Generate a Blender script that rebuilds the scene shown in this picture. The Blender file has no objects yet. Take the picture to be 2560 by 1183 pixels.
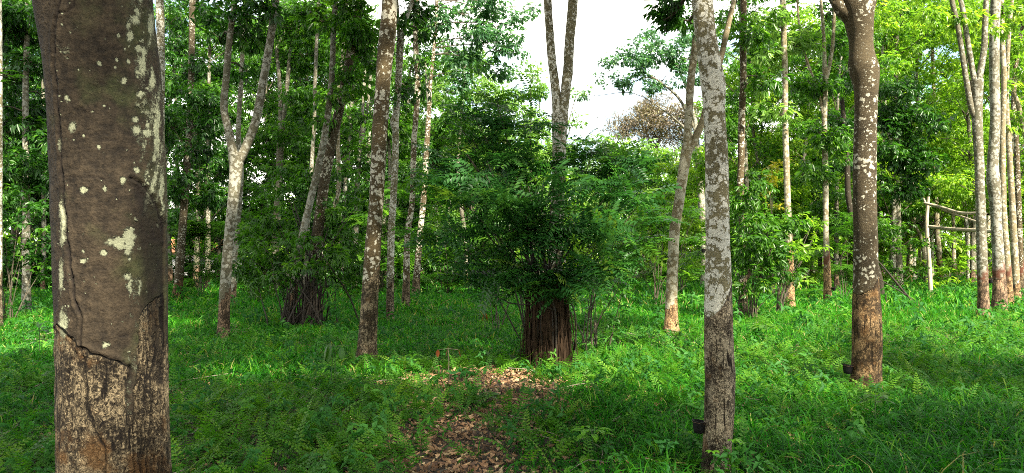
import bpy, math
import numpy as np

rng = np.random.default_rng(7)
scene = bpy.context.scene
COL = scene.collection
PI = math.pi
F = 1971.0                      # focal length in photo pixels (2560 wide)
CX, CY = 1280.0, 591.5
CAM_H = 1.5
PITCH = math.atan((630.0 - CY) / F)

# ------------------------------------------------------------------ camera
cam_d = bpy.data.cameras.new("camera")
cam_d.sensor_width = 36.0
cam_d.lens = 36.0 * F / 2560.0
cam_d.clip_start = 0.05
cam_d.clip_end = 2000.0
cam = bpy.data.objects.new("camera", cam_d)
COL.objects.link(cam)
cam.location = (0, 0, CAM_H)
cam.rotation_euler = (PI / 2 + PITCH, 0, 0)
scene.camera = cam


def P(px, py, d):
    """photo pixel -> world point on the vertical plane y = d"""
    xc, yc = (px - CX) / F, (CY - py) / F
    dy = math.cos(PITCH) - yc * math.sin(PITCH)
    dz = math.sin(PITCH) + yc * math.cos(PITCH)
    t = d / dy
    return np.array([xc * t, d, CAM_H + dz * t])


def gz(x, y):
    x = np.asarray(x, float); y = np.asarray(y, float)
    return 0.035 * np.sin(x * 0.9 + 1.3) * np.cos(y * 0.7) + 0.03 * np.sin(x * 0.37 - y * 0.43) + 0.012 * np.sin(x * 2.9 + y * 2.3)


def depth_of(py):
    return F * CAM_H / (py - 630.0)


# ------------------------------------------------------------------ mesh helpers
class Geo:
    """collects vertices / triangles / quads with a tint per vertex and a material slot per face"""
    def __init__(self):
        self.v, self.f3, self.f4, self.m3, self.m4 = [], [], [], [], []
        self.attr = {}
        self.n = 0

    def add(self, v, f, mat=0, **attrs):
        v = np.asarray(v, np.float32).reshape(-1, 3)
        f = np.asarray(f, np.int64) + self.n
        self.v.append(v)
        if f.size:
            if f.shape[1] == 3:
                self.f3.append(f); self.m3.append(np.full(len(f), mat, np.int32))
            else:
                self.f4.append(f); self.m4.append(np.full(len(f), mat, np.int32))
        for k, a in attrs.items():
            self.attr.setdefault(k, []).append((self.n, np.broadcast_to(np.asarray(a, np.float32), (len(v),))))
        self.n += len(v)

    def mesh(self, name, mats, smooth=True):
        v = np.concatenate(self.v) if self.v else np.zeros((0, 3), np.float32)
        me = bpy.data.meshes.new(name)
        me.vertices.add(len(v))
        me.vertices.foreach_set("co", v.astype(np.float32).ravel())
        idx, tot, mi = [], [], []
        if self.f3:
            a = np.concatenate(self.f3); idx.append(a.ravel()); tot.append(np.full(len(a), 3)); mi.append(np.concatenate(self.m3))
        if self.f4:
            a = np.concatenate(self.f4); idx.append(a.ravel()); tot.append(np.full(len(a), 4)); mi.append(np.concatenate(self.m4))
        idx = np.concatenate(idx).astype(np.int32); tot = np.concatenate(tot).astype(np.int32); mi = np.concatenate(mi).astype(np.int32)
        me.loops.add(len(idx)); me.loops.foreach_set("vertex_index", idx)
        me.polygons.add(len(tot))
        st = np.zeros(len(tot), np.int32); st[1:] = np.cumsum(tot)[:-1]
        me.polygons.foreach_set("loop_start", st)
        me.polygons.foreach_set("material_index", mi)
        me.polygons.foreach_set("use_smooth", np.full(len(tot), smooth, bool))
        for m in mats:
            me.materials.append(m)
        for k, parts in self.attr.items():
            arr = np.zeros(len(v), np.float32)
            for s, a in parts:
                arr[s:s + len(a)] = a
            at = me.attributes.new(k, 'FLOAT', 'POINT')
            at.data.foreach_set("value", arr)
        me.update(calc_edges=True)
        return me

    def build(self, name, mats, parent=None, loc=None, smooth=True):
        o = bpy.data.objects.new(name, self.mesh(name, mats, smooth))
        COL.objects.link(o)
        if parent is not None:
            o.parent = parent
        if loc is not None:
            o.location = loc
        return o


def tag(o, label=None, cat=None, group=None, kind=None):
    if label: o['label'] = label
    if cat: o['category'] = cat
    if group: o['group'] = group
    if kind: o['kind'] = kind
    return o


def thing(name, label, cat, loc=(0, 0, 0), group=None):
    o = bpy.data.objects.new(name, None)
    o.empty_display_size = 0.2
    COL.objects.link(o)
    o.location = [float(c) for c in loc]
    return tag(o, label, cat, group)


def smooth_path(pts, step):
    """Catmull-Rom through rows of pts (any columns), resampled about every `step` (first three columns are xyz)"""
    pts = np.asarray(pts, float)
    if len(pts) == 2:
        n = max(2, int(np.linalg.norm(pts[1, :3] - pts[0, :3]) / step) + 1)
        t = np.linspace(0, 1, n)[:, None]
        return pts[0] * (1 - t) + pts[1] * t
    ext = np.vstack([2 * pts[0] - pts[1], pts, 2 * pts[-1] - pts[-2]])
    out = []
    for i in range(1, len(ext) - 2):
        p0, p1, p2, p3 = ext[i - 1], ext[i], ext[i + 1], ext[i + 2]
        n = max(1, int(np.linalg.norm(p2[:3] - p1[:3]) / step))
        for t in np.linspace(0, 1, n, endpoint=False):
            out.append(0.5 * ((2 * p1) + (-p0 + p2) * t + (2 * p0 - 5 * p1 + 4 * p2 - p3) * t * t + (-p0 + 3 * p1 - 3 * p2 + p3) * t ** 3))
    out.append(ext[-2])
    return np.array(out)


def wob(p, seed, f):
    """cheap smooth 3-D noise, about -1..1"""
    r = np.random.default_rng(seed)
    s = 0
    for k in range(5):
        kk = r.normal(size=3) * f * (1 + 0.5 * k)
        s = s + np.sin(p @ kk + r.uniform(0, 6.28)) / (1 + 0.4 * k)
    return s / 3.0


def tube(path, rad, segs=12, bump=0.0, bf=9.0, seed=1, cap=True):
    """-> verts, quads, angle, index along path"""
    path = np.asarray(path, float); rad = np.asarray(rad, float)
    n = len(path)
    tan = np.gradient(path, axis=0)
    tan /= np.linalg.norm(tan, axis=1)[:, None] + 1e-9
    ref = np.array([0.0, 1.0, 0.0]) if abs(tan[0][1]) < 0.9 else np.array([1.0, 0, 0])
    u = np.cross(tan, ref); u /= np.linalg.norm(u, axis=1)[:, None] + 1e-9
    w = np.cross(u, tan)
    a = np.linspace(0, 2 * PI, segs, endpoint=False)
    dirs = u[:, None, :] * np.cos(a)[None, :, None] + w[:, None, :] * np.sin(a)[None, :, None]
    v = path[:, None, :] + dirs * rad[:, None, None]
    if bump:
        k = (wob(v.reshape(-1, 3) * np.array([1, 1, 0.6]), seed, bf) + .45 * wob(v.reshape(-1, 3), seed + 50, bf * 3.5)).reshape(n, segs)
        v = v + dirs * (k * bump * rad[:, None])[:, :, None]
    i = np.arange(n - 1)[:, None]; j = np.arange(segs)[None, :]
    jn = (j + 1) % segs
    q = np.stack([i * segs + j, i * segs + jn, (i + 1) * segs + jn, (i + 1) * segs + j], -1).reshape(-1, 4)
    vv = v.reshape(-1, 3)
    return vv, q, np.tile(a, n), np.repeat(np.arange(n), segs)


# ------------------------------------------------------------------ materials
def new_mat(name):
    m = bpy.data.materials.new(name)
    m.use_nodes = True
    nt = m.node_tree
    nt.nodes.clear()
    return m, nt, nt.nodes, nt.links


def ramp(nodes, stops):
    r = nodes.new("ShaderNodeValToRGB")
    e = r.color_ramp.elements
    while len(e) > 1:
        e.remove(e[-1])
    e[0].position = stops[0][0]; e[0].color = (*stops[0][1], 1)
    for p, c in stops[1:]:
        x = e.new(p); x.color = (*c, 1)
    return r


def math_node(nodes, links, op, a, b=None, clamp=False):
    n = nodes.new("ShaderNodeMath"); n.operation = op; n.use_clamp = clamp
    for k, val in enumerate((a, b)):
        if val is None: continue
        if isinstance(val, (int, float)): n.inputs[k].default_value = val
        else: links.new(val, n.inputs[k])
    return n.outputs[0]


def mix_col(nodes, links, fac, a, b):
    n = nodes.new("ShaderNodeMix"); n.data_type = 'RGBA'
    for k, val in ((0, fac), (6, a), (7, b)):
        if isinstance(val, (int, float)): n.inputs[k].default_value = val
        elif isinstance(val, tuple): n.inputs[k].default_value = (*val, 1)
        else: links.new(val, n.inputs[k])
    return n.outputs[2]


def leaf_mat(name, stops, transl=0.42, gain=1.6, rough=0.36, spec=0.45):
    """stops: colour over the per-leaf `tint` attribute"""
    m, nt, N, L = new_mat(name)
    at = N.new("ShaderNodeAttribute"); at.attribute_name = "tint"
    r = ramp(N, stops); L.new(at.outputs["Fac"], r.inputs[0])
    p = N.new("ShaderNodeBsdfPrincipled")
    p.inputs["Roughness"].default_value = rough
    p.inputs["Specular IOR Level"].default_value = spec
    L.new(r.outputs[0], p.inputs["Base Color"])
    t = N.new("ShaderNodeBsdfTranslucent")
    g = N.new("ShaderNodeMix"); g.data_type = 'RGBA'; g.blend_type = 'MULTIPLY'
    g.inputs[0].default_value = 1.0; g.inputs[7].default_value = (gain * 1.05, gain * 1.15, gain * 0.55, 1)
    L.new(r.outputs[0], g.inputs[6]); L.new(g.outputs[2], t.inputs[0])
    mx = N.new("ShaderNodeMixShader"); mx.inputs[0].default_value = transl
    L.new(p.outputs[0], mx.inputs[1]); L.new(t.outputs[0], mx.inputs[2])
    out = N.new("ShaderNodeOutputMaterial"); L.new(mx.outputs[0], out.inputs[0])
    return m


def bark_mat(name, dark, mid, lichen, cover, scale, rdark=(0.025, 0.016, 0.009), rpale=(0.22, 0.17, 0.11), rcover=0.5, fleck=70, moss=0.0, bump=0.35, tan=0.0):
    """smooth bark with islands of lichen above the tapping cut (attribute rough = 0), flaky scarred bark below it (rough = 1),
    fresh red-brown tapped band (attribute cut), dark cracks (attribute crack), single lichen spots (attribute spot)"""
    m, nt, N, L = new_mat(name)
    tc = N.new("ShaderNodeTexCoord")
    oi = N.new("ShaderNodeObjectInfo")
    sc = N.new("ShaderNodeVectorMath"); sc.operation = 'SCALE'; sc.inputs[0].default_value = (37.0, 19.0, 53.0)
    L.new(oi.outputs["Random"], sc.inputs["Scale"])
    ad = N.new("ShaderNodeVectorMath"); ad.operation = 'ADD'
    L.new(tc.outputs["Object"], ad.inputs[0]); L.new(sc.outputs[0], ad.inputs[1])
    co = ad.outputs[0]

    def noise(s, det=5, rough=0.6, dist=0.0, vec=co):
        n = N.new("ShaderNodeTexNoise"); n.inputs["Scale"].default_value = s
        n.inputs["Detail"].default_value = det; n.inputs["Roughness"].default_value = rough; n.inputs["Distortion"].default_value = dist
        L.new(vec, n.inputs["Vector"])
        return n.outputs["Fac"]

    def sstep(x, a, b):
        n = N.new("ShaderNodeMapRange"); n.interpolation_type = 'SMOOTHSTEP'
        n.inputs["From Min"].default_value = a; n.inputs["From Max"].default_value = b
        L.new(x, n.inputs["Value"])
        return n.outputs[0]

    def attr(nm):
        a = N.new("ShaderNodeAttribute"); a.attribute_name = nm
        return a.outputs["Fac"]

    mph = N.new("ShaderNodeMapping"); mph.inputs["Scale"].default_value = (0.35, 0.35, 2.2)
    L.new(co, mph.inputs["Vector"])
    hst = noise(scale * 1.6, 4, 0.7, 0.4, mph.outputs[0])
    big = math_node(N, L, 'ADD', math_node(N, L, 'MULTIPLY', noise(3.0, 4), 0.6), math_node(N, L, 'MULTIPLY', hst, 0.4))
    fine = noise(scale * 4.5, 4, 0.7)
    r = ramp(N, [(0.40, dark), (0.60, mid)])
    L.new(math_node(N, L, 'ADD', math_node(N, L, 'MULTIPLY', big, 0.5), math_node(N, L, 'MULTIPLY', fine, 0.5)), r.inputs[0])
    base = r.outputs[0]
    if moss:
        base = mix_col(N, L, math_node(N, L, 'MULTIPLY', sstep(noise(5.0, 4), 0.5, 0.7), moss), base, (0.05, 0.075, 0.02))
    # lichen islands
    vo = N.new("ShaderNodeTexVoronoi"); vo.inputs["Scale"].default_value = scale * 0.9
    wv = N.new("ShaderNodeTexNoise"); wv.inputs["Scale"].default_value = scale; wv.inputs["Detail"].default_value = 3
    L.new(co, wv.inputs["Vector"])
    w2 = N.new("ShaderNodeVectorMath"); w2.operation = 'MULTIPLY_ADD'; w2.inputs[1].default_value = (0.09, 0.09, 0.09)
    L.new(wv.outputs["Color"], w2.inputs[0]); L.new(co, w2.inputs[2])
    L.new(w2.outputs[0], vo.inputs["Vector"])
    d = math_node(N, L, 'ADD', vo.outputs["Distance"], math_node(N, L, 'MULTIPLY', noise(scale * 0.45, 4), 1.1))
    d = math_node(N, L, 'ADD', d, math_node(N, L, 'MULTIPLY', math_node(N, L, 'SUBTRACT', noise(scale * 4.0, 4, 0.7), 0.5), 0.55))
    thr = 0.55 + cover * 0.75
    d = math_node(N, L, 'ADD', d, math_node(N, L, 'MULTIPLY', math_node(N, L, 'SUBTRACT', noise(2.2, 3), 0.5), 1.3 * min(1, cover * 2.2)))
    d = math_node(N, L, 'ADD', d, math_node(N, L, 'MULTIPLY', math_node(N, L, 'SUBTRACT', oi.outputs["Random"], 0.5), 0.25 * min(1, cover * 2)))
    isl = math_node(N, L, 'SUBTRACT', 1.0, sstep(d, thr - 0.05, thr + 0.05))
    flk = sstep(noise(scale * 3.2, 3, 0.55), 0.70 - 0.12 * cover, 0.74 - 0.12 * cover)
    isl = math_node(N, L, 'MAXIMUM', isl, math_node(N, L, 'MULTIPLY', flk, 0.85))
    lc = mix_col(N, L, noise(scale * 2.2, 4, 0.7), tuple(c * 0.55 for c in lichen), tuple(min(0.8, c * 1.35) for c in lichen))
    smoothcol = mix_col(N, L, isl, base, lc)
    grain = N.new("ShaderNodeMapRange"); grain.inputs["From Min"].default_value = .3; grain.inputs["From Max"].default_value = .7
    grain.inputs["To Min"].default_value = .55; grain.inputs["To Max"].default_value = 1.4
    L.new(noise(150, 4, 0.75, 0.5), grain.inputs["Value"])
    gm = N.new("ShaderNodeVectorMath"); gm.operation = 'SCALE'; L.new(smoothcol, gm.inputs[0]); L.new(grain.outputs[0], gm.inputs["Scale"])
    smoothcol = gm.outputs[0]
    # flaky bark under the cut
    mp = N.new("ShaderNodeMapping"); mp.inputs["Scale"].default_value = (1, 1, 0.75)
    L.new(co, mp.inputs["Vector"])
    rn = noise(fleck, 4, 0.75, 1.2, mp.outputs[0])
    rb = noise(7, 4, 0.6)
    mp2 = N.new("ShaderNodeMapping"); mp2.inputs["Scale"].default_value = (1, 1, 0.12)
    L.new(co, mp2.inputs["Vector"])
    fis = noise(34, 3, 0.6, 0.3, mp2.outputs[0])
    rk = math_node(N, L, 'ADD', math_node(N, L, 'MULTIPLY', rn, 0.62), math_node(N, L, 'MULTIPLY', rb, 0.38))
    rr = ramp(N, [(0.43, rdark), (0.545 - 0.07 * rcover, tuple((a * 3 + b) / 4 for a, b in zip(rdark, rpale))), (0.60 - 0.09 * rcover, rpale), (0.70, tuple(min(.7, c * 1.6) for c in rpale))])
    L.new(rk, rr.inputs[0])
    rbase = rr.outputs[0]
    if tan:
        rbase = mix_col(N, L, math_node(N, L, 'MULTIPLY', sstep(noise(8, 4, 0.65), 0.50, 0.66), tan), rbase, mix_col(N, L, rn, (0.05, 0.025, 0.009), (0.22, 0.115, 0.04)))
    rcol = mix_col(N, L, math_node(N, L, 'SUBTRACT', 1.0, sstep(fis, 0.36, 0.43)), rbase, rdark)
    rmask = math_node(N, L, 'ADD', attr("rough"), math_node(N, L, 'MULTIPLY', math_node(N, L, 'SUBTRACT', noise(14, 4), 0.5), 0.5))
    rmask = sstep(rmask, 0.4, 0.6)
    col = mix_col(N, L, rmask, smoothcol, rcol)
    col = mix_col(N, L, attr("cut"), col, mix_col(N, L, noise(40, 3, 0.7, 0.0, mp2.outputs[0]), (0.05, 0.018, 0.01), (0.13, 0.05, 0.028)))
    spot = sstep(math_node(N, L, 'ADD', attr("spot"), math_node(N, L, 'ADD', math_node(N, L, 'MULTIPLY', math_node(N, L, 'SUBTRACT', noise(55, 5, 0.7), 0.5), 1.0), math_node(N, L, 'MULTIPLY', math_node(N, L, 'SUBTRACT', noise(220, 3, 0.7), 0.5), 0.5))), 0.40, 0.66)
    spot = math_node(N, L, 'MULTIPLY', spot, sstep(attr("spot"), 0.02, 0.15))
    col = mix_col(N, L, spot, col, mix_col(N, L, noise(130, 4, 0.7), tuple(c * 0.6 for c in lichen), tuple(c * 1.5 for c in lichen)))
    col = mix_col(N, L, attr("crack"), col, (0.006, 0.004, 0.003))
    p = N.new("ShaderNodeBsdfPrincipled")
    p.inputs["Roughness"].default_value = 0.85
    p.inputs["Specular IOR Level"].default_value = 0.2
    L.new(col, p.inputs["Base Color"])
    h = math_node(N, L, 'ADD', math_node(N, L, 'MULTIPLY', fine, 0.35), math_node(N, L, 'MULTIPLY', math_node(N, L, 'MULTIPLY', rn, rmask), 1.6))
    h = math_node(N, L, 'ADD', h, math_node(N, L, 'MULTIPLY', isl, 0.35))
    h = math_node(N, L, 'ADD', h, math_node(N, L, 'MULTIPLY', math_node(N, L, 'MULTIPLY', sstep(fis, 0.34, 0.45), rmask), 0.8))
    h = math_node(N, L, 'ADD', h, math_node(N, L, 'MULTIPLY', spot, 0.3))
    bp = N.new("ShaderNodeBump"); bp.inputs["Strength"].default_value = bump; bp.inputs["Distance"].default_value = 0.025
    L.new(h, bp.inputs["Height"]); L.new(bp.outputs[0], p.inputs["Normal"])
    out = N.new("ShaderNodeOutputMaterial"); L.new(p.outputs[0], out.inputs[0])
    return m


def plain_mat(name, c1, c2, scale=20, rough=0.7, stretch=(1, 1, 1), bump=0.2, spec=0.3):
    m, nt, N, L = new_mat(name)
    tc = N.new("ShaderNodeTexCoord"); mp = N.new("ShaderNodeMapping"); mp.inputs["Scale"].default_value = stretch
    L.new(tc.outputs["Object"], mp.inputs["Vector"])
    n = N.new("ShaderNodeTexNoise"); n.inputs["Scale"].default_value = scale; n.inputs["Detail"].default_value = 5; n.inputs["Roughness"].default_value = 0.65
    L.new(mp.outputs[0], n.inputs["Vector"])
    r = ramp(N, [(0.32, c1), (0.68, c2)]); L.new(n.outputs["Fac"], r.inputs[0])
    p = N.new("ShaderNodeBsdfPrincipled"); p.inputs["Roughness"].default_value = rough; p.inputs["Specular IOR Level"].default_value = spec
    L.new(r.outputs[0], p.inputs["Base Color"])
    bp = N.new("ShaderNodeBump"); bp.inputs["Strength"].default_value = bump; bp.inputs["Distance"].default_value = 0.01
    L.new(n.outputs["Fac"], bp.inputs["Height"]); L.new(bp.outputs[0], p.inputs["Normal"])
    out = N.new("ShaderNodeOutputMaterial"); L.new(p.outputs[0], out.inputs[0])
    return m


LM = {
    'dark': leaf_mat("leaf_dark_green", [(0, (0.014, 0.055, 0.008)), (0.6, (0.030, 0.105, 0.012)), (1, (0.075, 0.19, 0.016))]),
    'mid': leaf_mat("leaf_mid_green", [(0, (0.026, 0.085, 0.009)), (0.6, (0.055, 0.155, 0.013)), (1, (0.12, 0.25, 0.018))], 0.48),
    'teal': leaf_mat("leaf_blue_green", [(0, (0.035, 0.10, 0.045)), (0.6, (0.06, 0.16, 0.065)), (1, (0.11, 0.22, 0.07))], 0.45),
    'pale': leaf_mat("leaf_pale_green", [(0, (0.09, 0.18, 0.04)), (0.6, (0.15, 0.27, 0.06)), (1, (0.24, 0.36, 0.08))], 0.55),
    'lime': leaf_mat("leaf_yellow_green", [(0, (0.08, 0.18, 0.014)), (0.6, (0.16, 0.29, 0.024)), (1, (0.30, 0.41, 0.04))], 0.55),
    'gold': leaf_mat("leaf_turning_yellow", [(0, (0.16, 0.20, 0.02)), (0.5, (0.32, 0.30, 0.03)), (1, (0.5, 0.38, 0.03))], 0.4),
    'dead': leaf_mat("leaf_dry_brown", [(0, (0.13, 0.105, 0.075)), (0.6, (0.21, 0.17, 0.13)), (1, (0.24, 0.23, 0.14))], 0.3, 1.2),
    'rust': leaf_mat("leaf_rust_red", [(0, (0.09, 0.022, 0.012)), (1, (0.20, 0.06, 0.02))], 0.25, 1.2),
    'bush': leaf_mat("leaf_bush_green", [(0, (0.014, 0.058, 0.015)), (0.6, (0.031, 0.108, 0.024)), (0.9, (0.07, 0.175, 0.026)), (1, (0.13, 0.22, 0.03))], 0.45),
    'seed': leaf_mat("leaf_bright_young", [(0, (0.06, 0.18, 0.012)), (1, (0.14, 0.36, 0.02))], 0.4),
}
BK = {
    'hero': bark_mat("bark_grey_brown", (0.009, 0.0065, 0.004), (0.038, 0.028, 0.017), (0.18, 0.19, 0.125), 0.0, 9, rdark=(0.008, 0.005, 0.003), rpale=(0.24, 0.19, 0.115), rcover=0.60, fleck=105, bump=0.9, moss=.3, tan=.8),
    'white': bark_mat("bark_pale_lichen", (0.075, 0.065, 0.033), (0.21, 0.185, 0.105), (0.52, 0.505, 0.43), 0.66, 26, rdark=(0.018, 0.012, 0.007), rpale=(0.34, 0.28, 0.19), rcover=0.55, fleck=78, tan=.5, bump=.7),
    'brown': bark_mat("bark_dark_brown", (0.017, 0.013, 0.007), (0.085, 0.066, 0.036), (0.36, 0.345, 0.27), 0.46, 22, rdark=(0.024, 0.015, 0.007), rpale=(0.25, 0.165, 0.08), rcover=0.5, fleck=40, bump=.8, tan=.7),
    'mix': bark_mat("bark_brown_spotted", (0.026, 0.020, 0.009), (0.095, 0.070, 0.034), (0.42, 0.40, 0.32), 0.52, 18, rdark=(0.020, 0.014, 0.007), rpale=(0.24, 0.19, 0.12), rcover=0.5, fleck=46, bump=.6, tan=.4),
    'grey': bark_mat("bark_silver_grey", (0.05, 0.046, 0.030), (0.16, 0.145, 0.10), (0.26, 0.255, 0.21), 0.55, 17, rdark=(0.03, 0.02, 0.012), rpale=(0.24, 0.16, 0.10), rcover=0.6, fleck=38, moss=0.25, bump=.5),
    'cream': bark_mat("bark_cream", (0.09, 0.075, 0.04), (0.24, 0.20, 0.12), (0.34, 0.315, 0.235), 0.6, 14, rdark=(0.05, 0.03, 0.014), rpale=(0.33, 0.21, 0.105), rcover=0.7, fleck=36, bump=.5),
    'dark': bark_mat("bark_blackish", (0.010, 0.008, 0.005), (0.04, 0.032, 0.02), (0.22, 0.23, 0.18), 0.2, 14, fleck=50),
}
TWIG = plain_mat("twig_bark", (0.03, 0.024, 0.016), (0.09, 0.075, 0.05), 30)
DARKSTEM = plain_mat("dark_stem_bark", (0.008, 0.006, 0.004), (0.035, 0.026, 0.017), 24)
TWIGPALE = plain_mat("twig_bark_pale", (0.10, 0.085, 0.06), (0.24, 0.21, 0.16), 30)

# ------------------------------------------------------------------ leaf sprays
def diamond(base, dirv, up, L, W, fold=0.18, droop=0.25):
    """four-point folded leaf, -> 4 verts (base, left, tip, right)"""
    dirv = dirv / np.linalg.norm(dirv)
    side = np.cross(dirv, up); side /= np.linalg.norm(side) + 1e-9
    nrm = np.cross(side, dirv)
    mid = base + dirv * L * 0.48 - nrm * 0.02 * L
    tip = base + dirv * L - np.array([0, 0, droop * L])
    return np.array([base, mid + side * W / 2 + nrm * W * fold, tip, mid - side * W / 2 + nrm * W * fold])


TRI2 = np.array([[0, 1, 2], [0, 2, 3]])


def proto_whorl(r, nleaf=7):
    """twig end with a whorl of drooping three-leaflet leaves"""
    V, T = [], []
    for k in range(nleaf):
        a = k * 2.4 + r.uniform(-.4, .4); el = r.uniform(-0.5, 0.5)
        d = np.array([math.cos(a) * math.cos(el), math.sin(a) * math.cos(el), math.sin(el)])
        tip = d * r.uniform(0.12, 0.24)
        for s in (-0.7, 0, 0.7):
            b = a + s + r.uniform(-.15, .15); e2 = el - r.uniform(0.3, 1.0)
            dd = np.array([math.cos(b) * math.cos(e2), math.sin(b) * math.cos(e2), math.sin(e2)])
            V.append(diamond(tip, dd, np.array([0, 0, 1.0]), r.uniform(.12, .18), r.uniform(.045, .065)))
            T.append(r.uniform(-.15, .15))
    return np.array(V), np.array(T)


def proto_pinnate(r, nf=4, pairs=7):
    """feathery compound fronds held in flat layers"""
    V, T = [], []
    for k in range(nf):
        a = k * 6.28 / nf + r.uniform(-.5, .5); ln = r.uniform(.3, .46); el = r.uniform(-.15, .35)
        tf = r.uniform(-.12, .12)
        for j in range(pairs):
            t = (j + 1.2) / (pairs + .7)
            c = np.array([math.cos(a), math.sin(a), 0]) * ln * t * math.cos(el)
            c[2] = ln * (math.sin(el) * t - 0.35 * t * t)
            for s in (-1, 1):
                b = a + s * r.uniform(1.0, 1.3)
                dd = np.array([math.cos(b), math.sin(b), r.uniform(-.3, .05)])
                V.append(diamond(c, dd, np.array([0, 0, 1.0]), .095 * (1.1 - .45 * abs(t - .45)), .038, .1, .12))
                T.append(tf + r.uniform(-.08, .08))
    return np.array(V), np.array(T)


def proto_broad(r, n=10):
    V, T = [], []
    for k in range(n):
        t = k / n
        a = k * 2.4; e = r.uniform(-.6, .2)
        b = np.array([0.25 * t, 0.05 * math.sin(3 * t), 0.1 * t])
        dd = np.array([math.cos(a), math.sin(a), e])
        V.append(diamond(b, dd, np.array([0, 0, 1.0]), r.uniform(.09, .14), r.uniform(.045, .06)))
        T.append(r.uniform(-.15, .15))
    return np.array(V), np.array(T)


def proto_twigs(r, n=9):
    """bare dry twig fan with a few shrivelled leaves"""
    V, T = [], []
    for k in range(n):
        a = r.uniform(0, 6.28); e = r.uniform(-.3, 1.0)
        dd = np.array([math.cos(a) * math.cos(e), math.sin(a) * math.cos(e), math.sin(e)])
        V.append(diamond(np.zeros(3), dd, np.array([0.1, 0, 1.0]), r.uniform(.3, .5), .018, .1, 0.05)); T.append(-.2)
        if k % 2 == 0:
            V.append(diamond(dd * .3, np.array([dd[0], dd[1], -.5]), np.array([0, 0.1, 1.0]), .1, .04)); T.append(.2)
    return np.array(V), np.array(T)


_pr = np.random.default_rng(3)
PROTO = {
    'whorl': [proto_whorl(_pr) for _ in range(6)],
    'pinnate': [proto_pinnate(_pr) for _ in range(6)],
    'broad': [proto_broad(_pr) for _ in range(6)],
    'twigs': [proto_twigs(_pr) for _ in range(6)],
}


def add_sprays(g, pos, kind, scale, r, mat=0, tint=0.4, tspread=0.26, tilt=0.45):
    pos = np.asarray(pos)
    if len(pos) == 0: return
    which = r.integers(0, 6, len(pos))
    for w in range(6):
        p = pos[which == w]
        if len(p) == 0: continue
        V, T = PROTO[kind][w]
        nl = len(V); k = len(p)
        yaw = r.uniform(0, 2 * PI, k); tx = r.normal(0, tilt, k); ty = r.normal(0, tilt, k)
        s = scale * r.uniform(.7, 1.3, k)
        cy, sy = np.cos(yaw), np.sin(yaw); cx, sx = np.cos(tx), np.sin(tx); cz, sz = np.cos(ty), np.sin(ty)
        Rz = np.zeros((k, 3, 3)); Rz[:, 0, 0] = cy; Rz[:, 0, 1] = -sy; Rz[:, 1, 0] = sy; Rz[:, 1, 1] = cy; Rz[:, 2, 2] = 1
        Rx = np.zeros((k, 3, 3)); Rx[:, 0, 0] = 1; Rx[:, 1, 1] = cx; Rx[:, 1, 2] = -sx; Rx[:, 2, 1] = sx; Rx[:, 2, 2] = cx
        Ry = np.zeros((k, 3, 3)); Ry[:, 1, 1] = 1; Ry[:, 0, 0] = cz; Ry[:, 0, 2] = sz; Ry[:, 2, 0] = -sz; Ry[:, 2, 2] = cz
        R = Rx @ Ry @ Rz
        v = np.einsum('kij,nj->kni', R, V.reshape(-1, 3)) * s[:, None, None] + p[:, None, :]
        base = (np.arange(k * nl) * 4)[:, None, None] + TRI2[None]
        ti = tint + r.normal(0, tspread, k)[:, None, None] + T[None, :, None] + np.zeros((1, 1, 4))
        g.add(v.reshape(-1, 3), base.reshape(-1, 3), mat, tint=np.clip(ti.ravel(), 0, 1))


def clump_points(c, R, n, r, flat=0.75, subs=None):
    """uneven cloud of n points: sub-clumps inside an ellipsoid, leaving gaps"""
    m = subs or max(5, int(n / 7))
    u = r.normal(size=(m, 3)); u /= np.linalg.norm(u, axis=1)[:, None]
    q = u * (r.uniform(0.25, 1, m) ** 0.55)[:, None] * np.array([1, 0.9, flat]) * R
    i = r.integers(0, m, n)
    s = r.normal(size=(n, 3)) * R * np.array([.2, .2, .10])
    return c + q[i] + s, c + q


def branch(g, a, b, ra, rb, r, mat=1, segs=5, sag=0.12):
    a = np.asarray(a, float); b = np.asarray(b, float)
    L = np.linalg.norm(b - a)
    m = (a + b) / 2 + r.normal(0, 0.07, 3) * L + np.array([0, 0, sag * L])
    p = smooth_path(np.vstack([a, m, b]), max(L / 6, .02))
    v, q, _, _ = tube(p, np.linspace(ra, rb, len(p)), segs)
    g.add(v, q, mat, tint=0.5)


def add_clump(g, c, R, dens, kind, r, scale=1.0, attach=None, tint=0.4, flat=0.75, thick=0.012, tilt=0.45):
    n = max(4, int(dens * 6.5 * (R / (0.25 * scale)) ** 2))
    pts, subs = clump_points(c, R, n, r, flat)
    add_sprays(g, pts, kind, scale, r, 0, tint, tilt=tilt)
    if attach is not None:
        hub = c * 0.8 + np.asarray(attach) * 0.2
        branch(g, attach, hub, thick * 1.6, thick, r)
        for s in subs:
            branch(g, hub, s, thick * .7, .003, r, sag=0.05)


# shared crowns (several variants), built round the origin of the trunk top
def crown_mesh(seed, kind, mats, R=2.6, H=3.0, n=620, scale=1.15, tint=.4):
    r = np.random.default_rng(seed)
    g = Geo()
    m = 15
    for k in range(m):
        a = k * 2.4 + r.uniform(-.4, .4)
        rad = R * r.uniform(.15, 1.0); z = H * r.uniform(-.15, 1.0) * (1 - 0.3 * rad / R)
        c = np.array([math.cos(a) * rad, math.sin(a) * rad, z])
        pts, subs = clump_points(c, R * r.uniform(.28, .42), n // m, r, .6)
        add_sprays(g, pts, kind, scale, r, 0, tint)
        branch(g, np.array([0, 0, -.8 + z * .3]), c, .035, .012, r)
        for s in subs[::3]:
            branch(g, c, s, .012, .004, r, sag=.03, segs=4)
    return g.mesh("crown", mats)


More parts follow.
